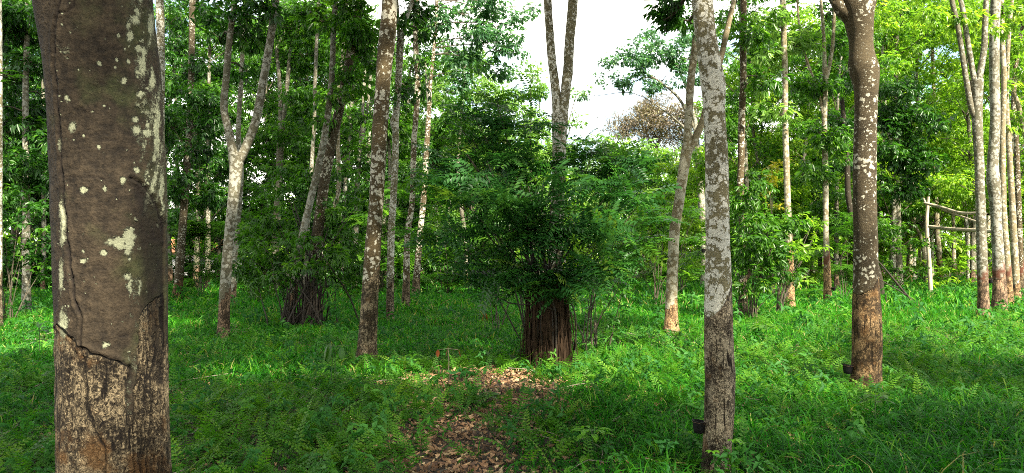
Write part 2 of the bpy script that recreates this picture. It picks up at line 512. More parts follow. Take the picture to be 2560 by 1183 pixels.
CROWN = {}
CROWN['thin'] = [crown_mesh(300 + i, 'whorl', [LM['dark'], TWIG], n=230) for i in range(2)]  # sparse crowns for the added shade trees, letting sun through in dapples
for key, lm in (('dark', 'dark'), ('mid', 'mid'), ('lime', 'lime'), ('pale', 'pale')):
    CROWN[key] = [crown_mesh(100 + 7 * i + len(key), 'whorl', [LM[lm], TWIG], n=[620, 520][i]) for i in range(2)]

# ------------------------------------------------------------------ trees traced from the photograph
TOPZ = lambda d: P(CX, 0, d)[2]
ATTACH = {}


def trunk_part(name, root, pts, d, bark, cut=None, base=True, segs=None, bump=0.035, seed=1, step=None, cutband=0.0, extend=None, roughfun=None, ends=1.0):
    """pts: rows (px, py, width px) from the foot up, on the plane y = d (an optional 4th number shifts the depth)"""
    rows = []
    for p in pts:
        dd = d + (p[3] if len(p) > 3 else 0.0)
        w = P(p[0], p[1], dd)
        rows.append([*w, p[2] * dd / F / 2])
    rows = np.array(rows)
    if base:
        rows[0, 2] = float(gz(rows[0, 0], rows[0, 1])) - 0.12
    if extend is not None and rows[-1, 2] < extend - .3:
        dirv = rows[-1, :3] - rows[-2, :3]; dirv /= np.linalg.norm(dirv)
        dirv = dirv * np.array([.7, .7, 1]); dirv[1] += rng.uniform(-.05, .05)
        h = extend - rows[-1, 2]
        for t in (.5, 1.0):
            rows = np.vstack([rows, [*(rows[-1, :3] + dirv * h * .5 / dirv[2]), rows[-1, 3] * .78]])
    rmax = rows[:, 3].max()
    path = smooth_path(rows, step or (.03 if d < 12 else max(.05, rmax * .7)))
    rad = path[:, 3].copy()
    if base:
        h = path[:, 2] - path[0, 2] - .1
        rad *= 1 + .38 * np.exp(-np.clip(h, 0, None) / .15)
    segs = segs or (40 if d < 12 else 18 if d < 18 else 12)
    loc = np.array(root.location)
    v, q, a, idx = tube(path[:, :3], rad, segs, bump, 5.0, seed)
    z = v[:, 2]
    rough = np.zeros(len(v)); cutm = np.zeros(len(v))
    if cut is not None:
        zc = P(CX, cut, d)[2] + 0.16 * np.cos(a - 2.6)          # the cut runs slantwise round the trunk
        rough = np.clip((zc - z) / .05 + .5, 0, 1)
        if cutband:
            cutm = np.clip(1 - np.abs((z - zc - cutband * .5) / (cutband * .5)) ** 6, 0, 1)
    g = Geo(); g.add(v - loc, q, 0, rough=rough, cut=cutm)
    return g.build(name, [BK[bark]], root), path


def tree(label, d, pts, bark='grey', cut=None, limbs=(), clumps=(), leaf='mid', kind='whorl', crown=None, extend=None, scale=1.0, cutband=0.0,
         name='rubber_tree', cat='rubber tree', group='tapped rubber trees', seed=None, lscale=1.0, twig=TWIG, bump=.035, own_h=None):
    seed = seed or int(abs(pts[0][0]) * 7 + d * 13)
    r = np.random.default_rng(seed)
    b = P(pts[0][0], pts[0][1], d)
    root = thing(name, label, cat, (b[0], b[1], float(gz(b[0], b[1]))), group)
    ext = extend if (extend and not limbs) else None
    _, path = trunk_part('trunk', root, pts, d, bark, cut, seed=seed, cutband=cutband, extend=ext, bump=bump)
    tops = [path[-1, :3]]
    allp = [path[:, :3]]
    if limbs: tops = []
    for k, l in enumerate(limbs):
        _, lp = trunk_part('limb', root, l, d, bark, None, base=False, seed=seed + k + 1, extend=extend if l[-1][1] <= 12 else None, bump=bump)
        tops.append(lp[-1, :3]); allp.append(lp[:, :3])
    allp = np.vstack(allp)
    loc = np.array(root.location)
    if clumps:
        for c in clumps:
            g = Geo()
            dd = d + (c[4] if len(c) > 4 else r.uniform(-.8, .8))
            cc = P(c[0], c[1], dd)
            R = c[2] * dd / F
            lower = allp[(allp[:, 2] < cc[2] + .3) & (allp[:, 2] > cc[2] - 3.5)]
            if len(lower) == 0: lower = allp
            dist = np.linalg.norm(lower - cc, axis=1)
            at = lower[np.argmin(dist)]
            add_clump(g, cc - loc, R, c[3] if len(c) > 3 else 1.0, kind, r, lscale, at - loc, flat=.7)
            g.build('branch_foliage', [LM[leaf], twig], root)
    if crown:
        for t in tops[:2]:
            o = bpy.data.objects.new('crown', CROWN[crown][r.integers(0, 2)])
            COL.objects.link(o); o.parent = root
            o.location = t - loc + np.array([0, 0, .3]); o.rotation_euler = (0, 0, r.uniform(0, 6.28))
            s = scale * r.uniform(.85, 1.1) * (1.15 if d < 15 else .62); o.scale = (s, s, s)
    return root


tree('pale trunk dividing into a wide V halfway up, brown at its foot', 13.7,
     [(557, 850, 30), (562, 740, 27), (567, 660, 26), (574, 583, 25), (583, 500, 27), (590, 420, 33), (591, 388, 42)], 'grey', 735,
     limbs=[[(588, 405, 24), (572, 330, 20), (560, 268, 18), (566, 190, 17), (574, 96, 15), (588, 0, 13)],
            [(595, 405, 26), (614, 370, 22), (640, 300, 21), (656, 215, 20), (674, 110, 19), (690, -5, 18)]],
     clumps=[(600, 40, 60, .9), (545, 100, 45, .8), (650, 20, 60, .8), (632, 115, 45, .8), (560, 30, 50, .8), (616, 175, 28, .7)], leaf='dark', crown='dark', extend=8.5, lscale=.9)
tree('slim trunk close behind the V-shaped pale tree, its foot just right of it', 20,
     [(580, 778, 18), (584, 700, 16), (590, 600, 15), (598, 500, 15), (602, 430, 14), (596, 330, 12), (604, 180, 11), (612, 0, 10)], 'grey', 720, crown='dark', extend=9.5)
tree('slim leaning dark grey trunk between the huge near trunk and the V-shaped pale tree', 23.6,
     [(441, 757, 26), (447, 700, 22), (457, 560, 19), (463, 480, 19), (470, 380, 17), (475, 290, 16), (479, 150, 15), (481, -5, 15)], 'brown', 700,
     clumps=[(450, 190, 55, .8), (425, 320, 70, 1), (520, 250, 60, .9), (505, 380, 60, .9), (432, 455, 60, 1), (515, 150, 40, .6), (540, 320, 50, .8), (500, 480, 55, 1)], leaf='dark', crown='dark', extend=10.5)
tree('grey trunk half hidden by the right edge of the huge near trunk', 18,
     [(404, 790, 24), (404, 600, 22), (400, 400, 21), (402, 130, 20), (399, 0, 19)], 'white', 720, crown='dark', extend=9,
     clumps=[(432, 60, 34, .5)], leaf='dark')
tree('short-forked pale trunk rising out of undergrowth right of the V-shaped tree', 28,
     [(684, 735, 20), (690, 600, 18), (695, 480, 18), (703, 330, 18)], 'grey', None,
     limbs=[[(702, 345, 12), (700, 235, 10), (692, 120, 9)], [(704, 345, 12), (716, 235, 11), (726, 120, 9)]],
     clumps=[(720, 60, 75, 1), (765, 140, 80, 1), (690, 150, 55, .8), (740, 255, 65, 1), (650, 420, 45, .9), (735, 340, 50, .9), (655, 250, 45, .8), (770, 40, 70, 1), (640, 330, 40, .7), (700, 420, 40, .8)], leaf='mid')
tree('pale thin trunk curving out of the dark stem thicket', 16,
     [(722, 815, 22), (738, 690, 20), (757, 583, 18), (787, 456, 17), (813, 330, 16), (829, 203, 15), (833, 101, 14), (839, -5, 14)], 'grey', 720,
     clumps=[(850, 40, 60, 1), (800, 60, 55, 1), (885, 95, 55, 1)], leaf='mid', crown='mid', extend=8.8, lscale=.95)
tree('thick dark leaning trunk in the stem thicket, blackened near its top', 16.4,
     [(764, 812, 30), (782, 680, 28), (800, 540, 27), (812, 446, 27), (830, 355, 25), (853, 253, 23), (878, 127, 22), (893, 50, 21), (900, -5, 20)], 'brown', 700,
     clumps=[(905, 60, 60, 1), (870, 190, 45, .9), (905, 150, 45, .9), (830, 250, 40, .8), (780, 300, 40, .7)], leaf='mid', crown='mid', extend=9, lscale=.95)
tree('white slender trunk leaning behind the stem thicket', 22,
     [(762, 765, 12), (779, 690, 12), (793, 600, 12), (820, 540, 12), (846, 480, 12), (845, 330, 10), (852, 200, 9), (868, 0, 8)], 'cream', None, crown='dark', extend=10)
tree('very thin pale trunk just left of the dark leaning trunk', 24,
     [(760, 752, 12), (768, 600, 10), (778, 430, 10), (786, 300, 9), (788, 200, 9), (796, 0, 8)], 'grey', None, crown='dark', extend=10.5)
tree('thin grey trunk left of the dark spotted trunk, with a bare forked top', 30,
     [(886, 728, 15), (890, 560, 13), (893, 470, 12), (902, 350, 11)], 'grey', None,
     limbs=[[(901, 365, 9), (908, 253, 8), (916, 110, 7)], [(903, 365, 9), (916, 290, 8), (926, 195, 7), (938, 90, 6)]],
     clumps=[(880, 420, 45, .9), (920, 60, 45, .8), (870, 340, 40, .7), (900, 200, 35, .6)], leaf='mid')
tree('dark brown spotted trunk standing left of the leaf litter path, leaning right', 10.2,
     [(915, 925, 57), (919, 850, 46), (925, 740, 42), (931, 640, 41), (936, 560, 38), (941, 500, 36), (948, 355, 38), (956, 230, 38), (962, 150, 40), (968, 90, 42), (975, -5, 38)], 'mix', 680,
     crown='dark', extend=8, bump=.05)
tree('slender whitish trunk close behind the dark spotted trunk, forked black at the top', 16.6,
     [(975, 812, 21), (976, 700, 19), (978, 583, 18), (983, 500, 17), (988, 400, 17), (989, 330, 17), (986, 305, 22), (991, 280, 17), (996, 203, 17), (1001, 101, 19)], 'white', 700,
     limbs=[[(1001, 112, 15), (1012, 60, 11), (1028, 10, 10), (1032, -8, 9)], [(1000, 112, 13), (996, 60, 9), (992, -5, 8)]],
     clumps=[(1030, 25, 40, 1.2), (1045, 70, 28, 1), (1020, 222, 34, 1), (1005, 50, 30, 1)], leaf='dark', extend=8.5, lscale=.9, crown='dark')
tree('mottled brown trunk with dark red-brown foot, left of a like pair behind the path', 20.4,
     [(1014, 778, 22), (1016, 700, 18), (1019, 583, 15), (1030, 507, 14), (1035, 355, 14), (1039, 304, 14), (1044, 203, 15), (1039, 101, 14), (1042, -5, 12)], 'mix', 690,
     clumps=[(1050, 150, 28, .7), (1030, 440, 30, .7)], leaf='mid', crown='mid', extend=9.5)
tree('mottled trunk right of a like pair behind the path, thin and bare above', 24,
     [(1038, 757, 24), (1042, 690, 18), (1050, 583, 15), (1058, 507, 15), (1066, 380, 14), (1072, 280, 12), (1076, 203, 10), (1082, 152, 9), (1090, 51, 8), (1092, -5, 8)], 'mix', 690,
     clumps=[(1170, 40, 75, .6), (1230, 110, 70, .65), (1275, 70, 55, .55), (1215, 20, 60, .6), (1130, 130, 50, .6), (1290, 130, 40, .5), (1250, 165, 45, .6), (1165, 140, 40, .5), (1110, 60, 45, .6), (1150, 200, 45, .7), (1320, 20, 30, .4)], leaf='teal', extend=10.5, crown='dark')
tree('pale two-limbed tree rising from the big leafy bush in the middle', 10.9,
     [(1376, 905, 40), (1385, 740, 38), (1391, 583, 36), (1395, 480, 34), (1398, 380, 34), (1399, 310, 40), (1399, 285, 44)], 'white', 640,
     limbs=[[(1394, 320, 24), (1389, 228, 23), (1380, 152, 22), (1374, 76, 21), (1369, -5, 20)],
            [(1404, 320, 27), (1411, 253, 26), (1417, 200, 26), (1420, 177, 26), (1424, 101, 24), (1433, -5, 24)]], extend=8.5, crown='mid', bump=.05)
tree('cream leaning tree with an orange-brown foot, forked behind the white-patched trunk', 13.9,
     [(1678, 842, 36), (1678, 790, 32), (1679, 735, 29), (1686, 583, 26), (1697, 507, 25), (1712, 406, 27), (1719, 368, 30)], 'cream', 750,
     limbs=[[(1717, 380, 22), (1721, 304, 20), (1727, 203, 19), (1735, 142, 18), (1746, 40, 16), (1752, -5, 15)],
            [(1721, 380, 20), (1741, 340, 19), (1756, 304, 17), (1782, 215, 16), (1803, 142, 15), (1812, 101, 14), (1826, 40, 13), (1835, -5, 12)]], extend=8.5, crown='mid')
tree('white-patched grey trunk with a black cup near its foot, nearest on the right', 5.5,
     [(1792, 1172, 62), (1793, 1115, 66), (1798, 1039, 72), (1800, 945, 73), (1797, 880, 71), (1796, 735, 67), (1795, 600, 60), (1793, 500, 58), (1792, 406, 57), (1788, 330, 54), (1785, 270, 54), (1783, 215, 62), (1778, 180, 60), (1766, 101, 53), (1755, -5, 53)], 'white', 735,
     clumps=[(1690, 28, 34, 2.2, .5), (1655, 12, 30, 2.0, .6), (1715, 60, 24, 1.9, .4), (1668, 45, 22, 1.6, .5), (1680, -50, 50, 1.2, .3)], leaf='dark', crown='dark', extend=6.5, bump=.05, lscale=.42)
tree('mottled grey trunk behind and right of the nearest white-patched trunk', 17.8,
     [(1858, 800, 25), (1857, 700, 21), (1853, 560, 17), (1851, 456, 17), (1853, 406, 17), (1854, 304, 17), (1858, 203, 16), (1858, 101, 16), (1859, -5, 15)], 'mix', 690,
     limbs=(), clumps=[(1890, 90, 45, .8), (1830, 60, 30, .5), (1905, 190, 45, .8)], leaf='mid', crown='mid', extend=8.8)
tree('straight yellowish trunk midway between the two nearest right-hand trunks', 20,
     [(1976, 782, 24), (1975, 684, 20), (1972, 583, 17), (1969, 507, 16), (1966, 406, 15), (1963, 304, 14), (1963, 203, 14), (1960, 101, 14), (1957, -5, 14)], 'cream', 600,
     clumps=[(1925, 60, 50, .9), (2000, 120, 50, .8), (1930, 150, 45, .8), (1935, 290, 40, .6)], leaf='pale', crown='mid', extend=9.5)
tree('slim trunk forking high up with a thin bare side limb and dark tapped foot', 21.4,
     [(2070, 772, 22), (2068, 690, 18), (2065, 583, 14), (2064, 456, 14), (2061, 304, 13), (2064, 203, 14), (2063, 170, 14)], 'cream', 655, cutband=.32,
     limbs=[[(2062, 185, 11), (2060, 110, 9), (2057, 60, 8), (2052, -5, 7)], [(2066, 200, 10), (2080, 127, 9), (2085, 51, 8), (2088, -5, 8)], [(2060, 300, 7), (2045, 225, 6), (2021, 162, 6), (2001, 91, 5), (1993, -5, 5)]],
     clumps=[(2015, 205, 55, 1), (2040, 330, 60, 1), (1995, 100, 45, .8), (2085, 375, 50, 1), (2030, 430, 50, 1), (2110, 120, 40, .8), (2060, 40, 40, .6)], leaf='mid', extend=9.5, crown='mid')
tree('thick dark brown trunk with a broken knob at the top and a pale slanting cut', 8.7,
     [(2163, 975, 66), (2167, 887, 70), (2167, 786, 66), (2165, 684, 60), (2164, 583, 57), (2162, 507, 57), (2163, 355, 54), (2165, 260, 54), (2165, 215, 59), (2161, 178, 69), (2157, 158, 66), (2154, 128, 56), (2152, 95, 57), (2148, 55, 70), (2144, 15, 82), (2144, -20, 74), (2146, -60, 60)], 'brown', 700,
     limbs=[[(2130, 40, 50), (2104, 22, 34), (2090, 0, 28), (2076, -40, 24)], [(2160, 20, 50), (2172, -30, 44), (2178, -90, 36)]], extend=7.5, crown='mid', bump=.07)
tree('dark crooked trunk leaning down to the right behind the thick dark brown trunk', 25.7,
     [(2204, 748, 16), (2196, 684, 15), (2165, 610, 15), (2132, 545, 14), (2120, 482, 14), (2118, 406, 13), (2110, 304, 12), (2104, 240, 10)], 'dark', None,
     clumps=[(2085, 300, 40, .8), (2120, 200, 45, .9), (2105, 400, 45, 1)], leaf='dark')
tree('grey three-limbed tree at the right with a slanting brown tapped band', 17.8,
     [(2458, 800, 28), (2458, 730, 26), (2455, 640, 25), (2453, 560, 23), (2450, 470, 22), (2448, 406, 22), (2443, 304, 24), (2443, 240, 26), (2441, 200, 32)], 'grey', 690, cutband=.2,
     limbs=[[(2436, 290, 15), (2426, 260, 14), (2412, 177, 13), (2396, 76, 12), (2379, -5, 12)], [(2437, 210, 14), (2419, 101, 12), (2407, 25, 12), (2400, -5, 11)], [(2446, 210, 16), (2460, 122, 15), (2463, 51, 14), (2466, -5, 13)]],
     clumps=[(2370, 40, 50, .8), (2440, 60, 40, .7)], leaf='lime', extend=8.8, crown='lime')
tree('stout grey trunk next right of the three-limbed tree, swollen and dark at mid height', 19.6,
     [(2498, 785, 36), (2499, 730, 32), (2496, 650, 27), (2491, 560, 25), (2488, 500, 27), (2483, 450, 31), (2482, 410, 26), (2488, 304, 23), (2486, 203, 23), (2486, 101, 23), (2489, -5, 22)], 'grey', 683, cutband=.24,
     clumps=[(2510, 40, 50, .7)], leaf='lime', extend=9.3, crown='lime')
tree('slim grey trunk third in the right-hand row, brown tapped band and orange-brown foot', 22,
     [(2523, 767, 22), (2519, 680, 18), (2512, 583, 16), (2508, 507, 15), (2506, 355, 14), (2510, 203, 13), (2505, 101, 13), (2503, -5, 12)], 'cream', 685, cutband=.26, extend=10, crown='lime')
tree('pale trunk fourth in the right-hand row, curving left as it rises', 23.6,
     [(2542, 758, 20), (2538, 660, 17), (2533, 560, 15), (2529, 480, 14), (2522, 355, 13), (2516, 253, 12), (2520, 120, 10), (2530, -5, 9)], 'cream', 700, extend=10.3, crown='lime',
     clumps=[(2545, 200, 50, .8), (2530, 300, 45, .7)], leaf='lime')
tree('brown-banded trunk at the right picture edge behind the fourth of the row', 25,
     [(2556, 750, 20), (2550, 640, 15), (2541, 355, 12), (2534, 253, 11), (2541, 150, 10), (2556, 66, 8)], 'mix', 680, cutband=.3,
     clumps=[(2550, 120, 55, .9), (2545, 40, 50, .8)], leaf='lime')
tree('broken pale trunk leaning steeply left at the right picture edge', 24,
     [(2600, 752, 16), (2582, 420, 13), (2560, 325, 12), (2545, 262, 11), (2532, 225, 9)], 'cream', None, group=None)
tree('grey straight trunk behind undergrowth right of the thick dark brown trunk', 33,
     [(2250, 715, 16), (2247, 620, 14), (2245, 500, 13), (2243, 380, 12), (2240, 200, 10), (2244, 60, 8)], 'grey', None,
     clumps=[(2250, 235, 65, 1.2, -6), (2290, 310, 70, 1.2, -6), (2235, 390, 70, 1.3, -6), (2290, 400, 60, 1.2, -6), (2215, 310, 50, 1.1, -6), (2250, 460, 55, 1, -6)], leaf='dark')
tree('pinkish pale trunk with an orange foot beyond the pole frame', 37,
     [(2351, 712, 15), (2347, 640, 14), (2342, 560, 13), (2338, 456, 12), (2336, 300, 10), (2330, 100, 8)], 'cream', 640,
     clumps=[(2330, 60, 75, 1), (2260, 40, 60, 1), (2420, 70, 60, .8), (2360, 180, 60, .7), (2320, 290, 60, 1), (2395, 300, 60, 1), (2310, 400, 50, .9), (2400, 380, 40, .6)], leaf='lime', lscale=1.15)
tree('thin white trunk glimpsed behind the rails of the pole frame', 39,
     [(2422, 708, 12), (2420, 620, 11), (2416, 560, 10), (2411, 470, 9), (2408, 380, 8), (2406, 250, 7)], 'white', None,
     clumps=[(2420, 300, 50, .8), (2395, 440, 45, .8), (2440, 480, 40, .7)], leaf='lime', lscale=1.15)
tree('bright white trunk right beside the left edge of the three-limbed tree', 38,
     [(2443, 708, 12), (2440, 640, 11), (2432, 583, 9), (2424, 540, 7)], 'white', None, limbs=[[(2440, 610, 8), (2441, 540, 8), (2440, 400, 7)]], clumps=[(2425, 400, 30, .7)], leaf='lime')
tree('distant pale trunk with a brown foot left of the thick dark brown trunk', 46,
     [(2102, 696, 13), (2098, 620, 11), (2094, 560, 10), (2090, 480, 9), (2088, 380, 8)], 'cream', 650,
     clumps=[(2060, 490, 45, .9), (2100, 520, 40, .8), (2140, 460, 40, .9), (2090, 430, 40, .8)], leaf='lime', lscale=1.3)
tree('far bare white trunk standing high above the pole frame', 42,
     [(2330, 700, 11), (2326, 500, 10), (2322, 330, 10), (2321, 240, 9)], 'white', None, clumps=[(2300, 220, 45, .8), (2345, 240, 40, .7), (2310, 480, 50, .8), (2270, 500, 45, .8)], leaf='lime', lscale=1.2)
tree('pale leaning sapling trunk crossing left of the pole frame', 34,
     [(2316, 705, 8), (2306, 610, 8), (2285, 560, 7), (2262, 515, 7), (2240, 470, 5)], 'cream', None, group=None, clumps=[(2240, 520, 40, .8)], leaf='lime')
tree('stubby white trunk low in the bushes left of the pole frame', 40,
     [(2286, 708, 10), (2285, 660, 9), (2280, 560, 9), (2268, 470, 8)], 'white', None, clumps=[(2262, 560, 40, .8), (2300, 560, 35, .8)], leaf='mid', lscale=1.2)
tree('spreading pale-crowned tree against the open sky, its trunk behind the white-patched trunk', 32,
     [(1762, 735, 22), (1760, 600, 20), (1752, 480, 17), (1742, 360, 14), (1738, 300, 12)], 'grey', None,
     limbs=[[(1740, 330, 9), (1700, 250, 7), (1650, 205, 5), (1600, 175, 4)], [(1740, 310, 9), (1716, 220, 7), (1690, 160, 5)], [(1742, 350, 8), (1690, 300, 5), (1640, 262, 4)]],
     clumps=[(1640, 125, 55, .8), (1585, 130, 45, .7), (1545, 165, 32, .7), (1700, 120, 55, .8), (1600, 195, 45, .6), (1665, 190, 45, .6), (1550, 215, 28, .6), (1505, 200, 22, .5), (1720, 190, 40, .7), (1780, 130, 40, .6), (1625, 90, 30, .6), (1450, 235, 16, .6)], leaf='teal', twig=TWIG, lscale=1.0, group=None)
tree('dry brown leafless tree under the pale crown in the sky gap', 40,
     [(1655, 715, 14), (1650, 560, 12), (1646, 430, 10), (1640, 360, 8)], 'grey', None, kind='twigs',
     limbs=[[(1642, 390, 6), (1610, 320, 4), (1580, 285, 3)], [(1642, 370, 6), (1665, 300, 4), (1690, 260, 3)]],
     clumps=[(1640, 275, 50, 2.6), (1590, 310, 45, 2.6), (1690, 305, 50, 2.4), (1545, 335, 34, 2.2), (1640, 340, 50, 2.6), (1720, 350, 40, 2)], leaf='dead', twig=TWIG, name='dry_tree', cat='dry tree', group=None, lscale=1.5)

# ------------------------------------------------------------------ the huge near trunk, with its own marks
def hero():
    d = 2.1
    prof = [(2035, 318, 350), (1700, 300, 300), (1400, 290, 276), (1183, 286, 270), (1000, 283, 265), (850, 281, 263), (650, 278, 268), (480, 276, 271), (300, 267, 270), (200, 262, 271), (100, 250, 274), (0, 236, 282), (-200, 215, 296)]
    rows = np.array([[*P(x, y, d), w * d / F / 2 * 0.965] for y, x, w in prof])
    base = np.array([rows[0, 0], d, 0.0])
    root = thing('rubber_tree', 'huge nearest trunk at the left with a long dark crack and pale lichen spots', 'rubber tree', base, 'tapped rubber trees')
    rows[0, 2] = -0.1
    top = rows[-1].copy()
    for h in (3.6, 5.2):
        rows = np.vstack([rows, [top[0] - .04 * h, d, h, .155 - .01 * h]])
    path = smooth_path(rows, .0042)
    segs = 300
    v, q, a, idx = tube(path[:, :3], path[:, 3], segs, 0.012, 4.0, 5)
    # photo pixels of the vertices, for placing the marks that the bark itself carries
    c, s = math.cos(PITCH), math.sin(PITCH)
    rel = v - np.array([0, 0, CAM_H])
    zc = rel[:, 1] * c + rel[:, 2] * s; yc = -rel[:, 1] * s + rel[:, 2] * c
    px = CX + F * rel[:, 0] / zc; py = CY - F * yc / zc
    ctr = path[idx, :3]; out = v - ctr; nrm = out / (np.linalg.norm(out, axis=1)[:, None] + 1e-9)
    front = nrm[:, 1] < 0.12
    wx = wob(v, 11, 60) * 3.4 + wob(v, 13, 170) * 1.7; wy = wob(v, 12, 60) * 3.4 + wob(v, 14, 170) * 1.7
    X, Y = px + wx, py + wy
    spot = np.zeros(len(v)); crack = np.zeros(len(v)); rough = np.zeros(len(v)); cut = np.zeros(len(v)); disp = np.zeros(len(v))
    S = [(248, 160, 7, 7), (291, 150, 5, 5), (286, 167, 4, 4), (323, 155, 6, 8), (344, 180, 7, 9), (309, 203, 7, 8), (312, 123, 4, 4), (347, 120, 10, 11), (325, 91, 10, 17), (322, 65, 7, 9), (336, 50, 13, 14),
         (345, 30, 9, 12), (297, 86, 5, 6), (180, 317, 11, 13), (340, 327, 14, 13), (367, 334, 13, 14), (338, 301, 9, 10), (368, 311, 7, 8), (352, 236, 12, 8), (246, 369, 6, 6), (342, 426, 9, 8), (261, 472, 5, 9), (210, 474, 11, 8),
         (309, 450, 8, 10), (208, 629, 5, 5), (259, 631, 8, 8), (208, 654, 7, 6), (264, 862, 9, 9), (325, 646, 5, 5), (318, 692, 8, 11), (326, 722, 7, 24), (347, 718, 9, 22), (157, 812, 10, 36), (158, 560, 8, 60), (153, 690, 7, 40),
         (380, 200, 8, 30), (392, 330, 9, 80), (378, 60, 9, 40), (404, 470, 6, 60), (383, 395, 9, 14), (360, 150, 6, 40), (168, 245, 5, 6), (150, 360, 4, 20), (260, 265, 4, 4), (298, 602, 30, 13), (322, 590, 18, 16), (322, 612, 14, 20), (300, 612, 22, 12), (330, 577, 10, 8), (320, 628, 10, 8), (278, 602, 10, 7)]
    for (cx, cy, rx, ry) in S:
        m = 1 - np.sqrt(((X - cx) / rx) ** 2 + ((Y - cy) / ry) ** 2) * .5
        spot = np.maximum(spot, np.where(front, m, 0))
    # sprinkle of tiny lichen dots
    r = np.random.default_rng(5)
    for _ in range(150):
        cx = r.uniform(150, 405); cy = r.uniform(-60, 860); rr = r.uniform(1.2, 3.4)
        if r.random() < .5: cx = r.choice([r.uniform(335, 405), r.uniform(145, 185)])
        spot = np.maximum(spot, np.where(front, 1 - np.hypot(X - cx, Y - cy) / rr * .5, 0))
    # lichen bands down both flanks
    flank = np.maximum(np.clip((nrm[:, 0] - .70) / .2, 0, 1) * np.clip((620 - py) / 90, 0, 1), np.clip((-nrm[:, 0] - .74) / .22, 0, 1) * np.clip((870 - py) / 90, 0, 1) * np.clip((py - 230) / 200, 0, 1))
    spot = np.maximum(spot, flank * (.40 + .45 * wob(v * np.array([1, 1, .5]), 21, 40)))

    def dist_poly(pts):
        dmin = np.full(len(v), 1e9)
        for (x0, y0), (x1, y1) in zip(pts[:-1], pts[1:]):
            ex, ey = x1 - x0, y1 - y0
            t = np.clip(((X - x0) * ex + (Y - y0) * ey) / (ex * ex + ey * ey), 0, 1)
            dmin = np.minimum(dmin, np.hypot(X - x0 - t * ex, Y - y0 - t * ey))
        return dmin

    def line(pts, w, depth, dark=1.0):
        dd = dist_poly(pts)
        wv = w * np.clip(.85 + .5 * wob(v, int(pts[0][0] + pts[0][1]) % 997 + 1, 45), .35, 1.5)
        k = np.where(front, np.clip(1.25 - dd / wv, 0, 1), 0)
        crack[:] = np.maximum(crack, k * dark)
        disp[:] -= k * depth
        lip = np.where(front, np.exp(-((dd - w * 1.9) / w) ** 2), 0)
        disp[:] += lip * depth * .7

    line([(148, -200), (148, 0), (143, 45), (134, 110), (137, 180), (145, 280), (153, 400), (160, 500), (168, 590), (173, 650), (186, 740), (202, 800), (203, 870), (214, 930), (218, 1010), (235, 1070), (262, 1120), (270, 1260)], 4.2, .004, .97)
    line([(147, 34), (168, 28), (184, 14), (192, -10)], 4, .003, .9)
    for pts in ([(172, 270), (228, 272)], [(190, 334), (232, 336)], [(255, 368), (290, 364), (325, 372)], [(160, 440), (230, 442), (300, 448)], [(246, 350), (292, 349)], [(220, 674), (268, 677)], [(250, 848), (280, 846), (312, 842)], [(142, 198), (170, 202)], [(180, 372), (225, 371)], [(300, 306), (335, 309)], [(205, 770), (260, 775)], [(230, 205), (290, 209)]):
        line(pts, 2.0, .0016, .62)
    # tapping cut and the scarred bark under it
    cutx = [-50, 140, 160, 180, 205, 225, 250, 285, 315, 330, 342, 352, 420, 600]
    cuty = [800, 815, 832, 848, 866, 880, 889, 898, 912, 890, 840, 780, 730, 700]
    below = Y - np.interp(X, cutx, cuty)
    rough = np.where(front, np.clip((below + 7 * wob(v, 61, 55)) / 26 + .5, 0, 1), np.clip((1000 - 1.0 * 0 - (3000 - py * 3) * 0 + py - 1900) / 12 + .5, 0, 1) * 0 + (v[:, 2] < 1.25))
    line([(203, 868), (228, 882), (252, 890), (285, 898), (316, 912), (326, 925)], 4.6, .0035, .9)
    line([(326, 915), (322, 945), (314, 970), (318, 1000)], 6, .005, .85)
    line([(142, 815), (160, 834), (182, 850)], 3, .003, .8)
    disp -= np.where(front, np.clip(below / 30, 0, 1), 0) * .002
    for x0 in (338, 349, 358, 367, 377, 386, 395, 404, 410):
        y0 = r.uniform(740, 840)
        line([(x0 + 12, y0), (x0 + 6 + r.uniform(-3, 3), 900), (x0 + r.uniform(-4, 4), 980), (x0 - 2 + r.uniform(-4, 4), 1080), (x0 + r.uniform(-3, 5), 1230)], r.uniform(1.8, 3.6), .005, .95)
    for (x0, y0, x1, y1) in ((235, 940, 300, 960), (232, 962, 296, 985), (240, 1000, 300, 1010), (170, 930, 160, 1010), (240, 1060, 300, 1075), (225, 920, 300, 940), (180, 990, 176, 1080)):
        line([(x0, y0), ((x0 + x1) / 2, (y0 + y1) / 2 + 4), (x1, y1)], 2.2, .002, .75)
    # old healed panel, a sunken dark scar with a rounded top at the right
    sx = [300, 326, 345, 362, 380, 396, 408, 416]
    sy = [470, 446, 452, 466, 490, 520, 552, 640]
    scar = np.where(front & (X > 322), np.clip((Y - np.interp(X, sx, sy)) / 8, 0, 1) * np.clip((X + 9 * wob(v * np.array([1, 1, .4]), 37, 40) - np.interp(Y, [440, 520, 600, 700, 900, 1000], [318, 328, 338, 346, 368, 396])) / 26, 0, 1) * np.clip((1010 - Y) / 60, 0, 1), 0)
    disp -= scar * .006
    streak = .5 + .5 * wob(v * np.array([1, 1, .25]), 31, 90)
    crack = np.maximum(crack, scar * np.clip(.58 + .36 * streak, 0, .93))
    line([(326, 446), (345, 453), (364, 468), (382, 492), (397, 522), (409, 556), (413, 600)], 4.5, .006, .97)
    # smooth pale strip left between scar and panel
    strip = np.where(front, np.clip(1.3 - np.abs(X - np.interp(Y, [690, 800, 950, 1060], [338, 338, 326, 322])) / 14, 0, 1) * np.clip((Y - 690) / 20, 0, 1) * np.clip((1060 - Y) / 40, 0, 1), 0)
    spot = np.where(strip > .5, np.maximum(spot * .5, .33 + .22 * wob(v, 17, 50)), spot)
    rough = np.where(strip > .5, .12, rough)
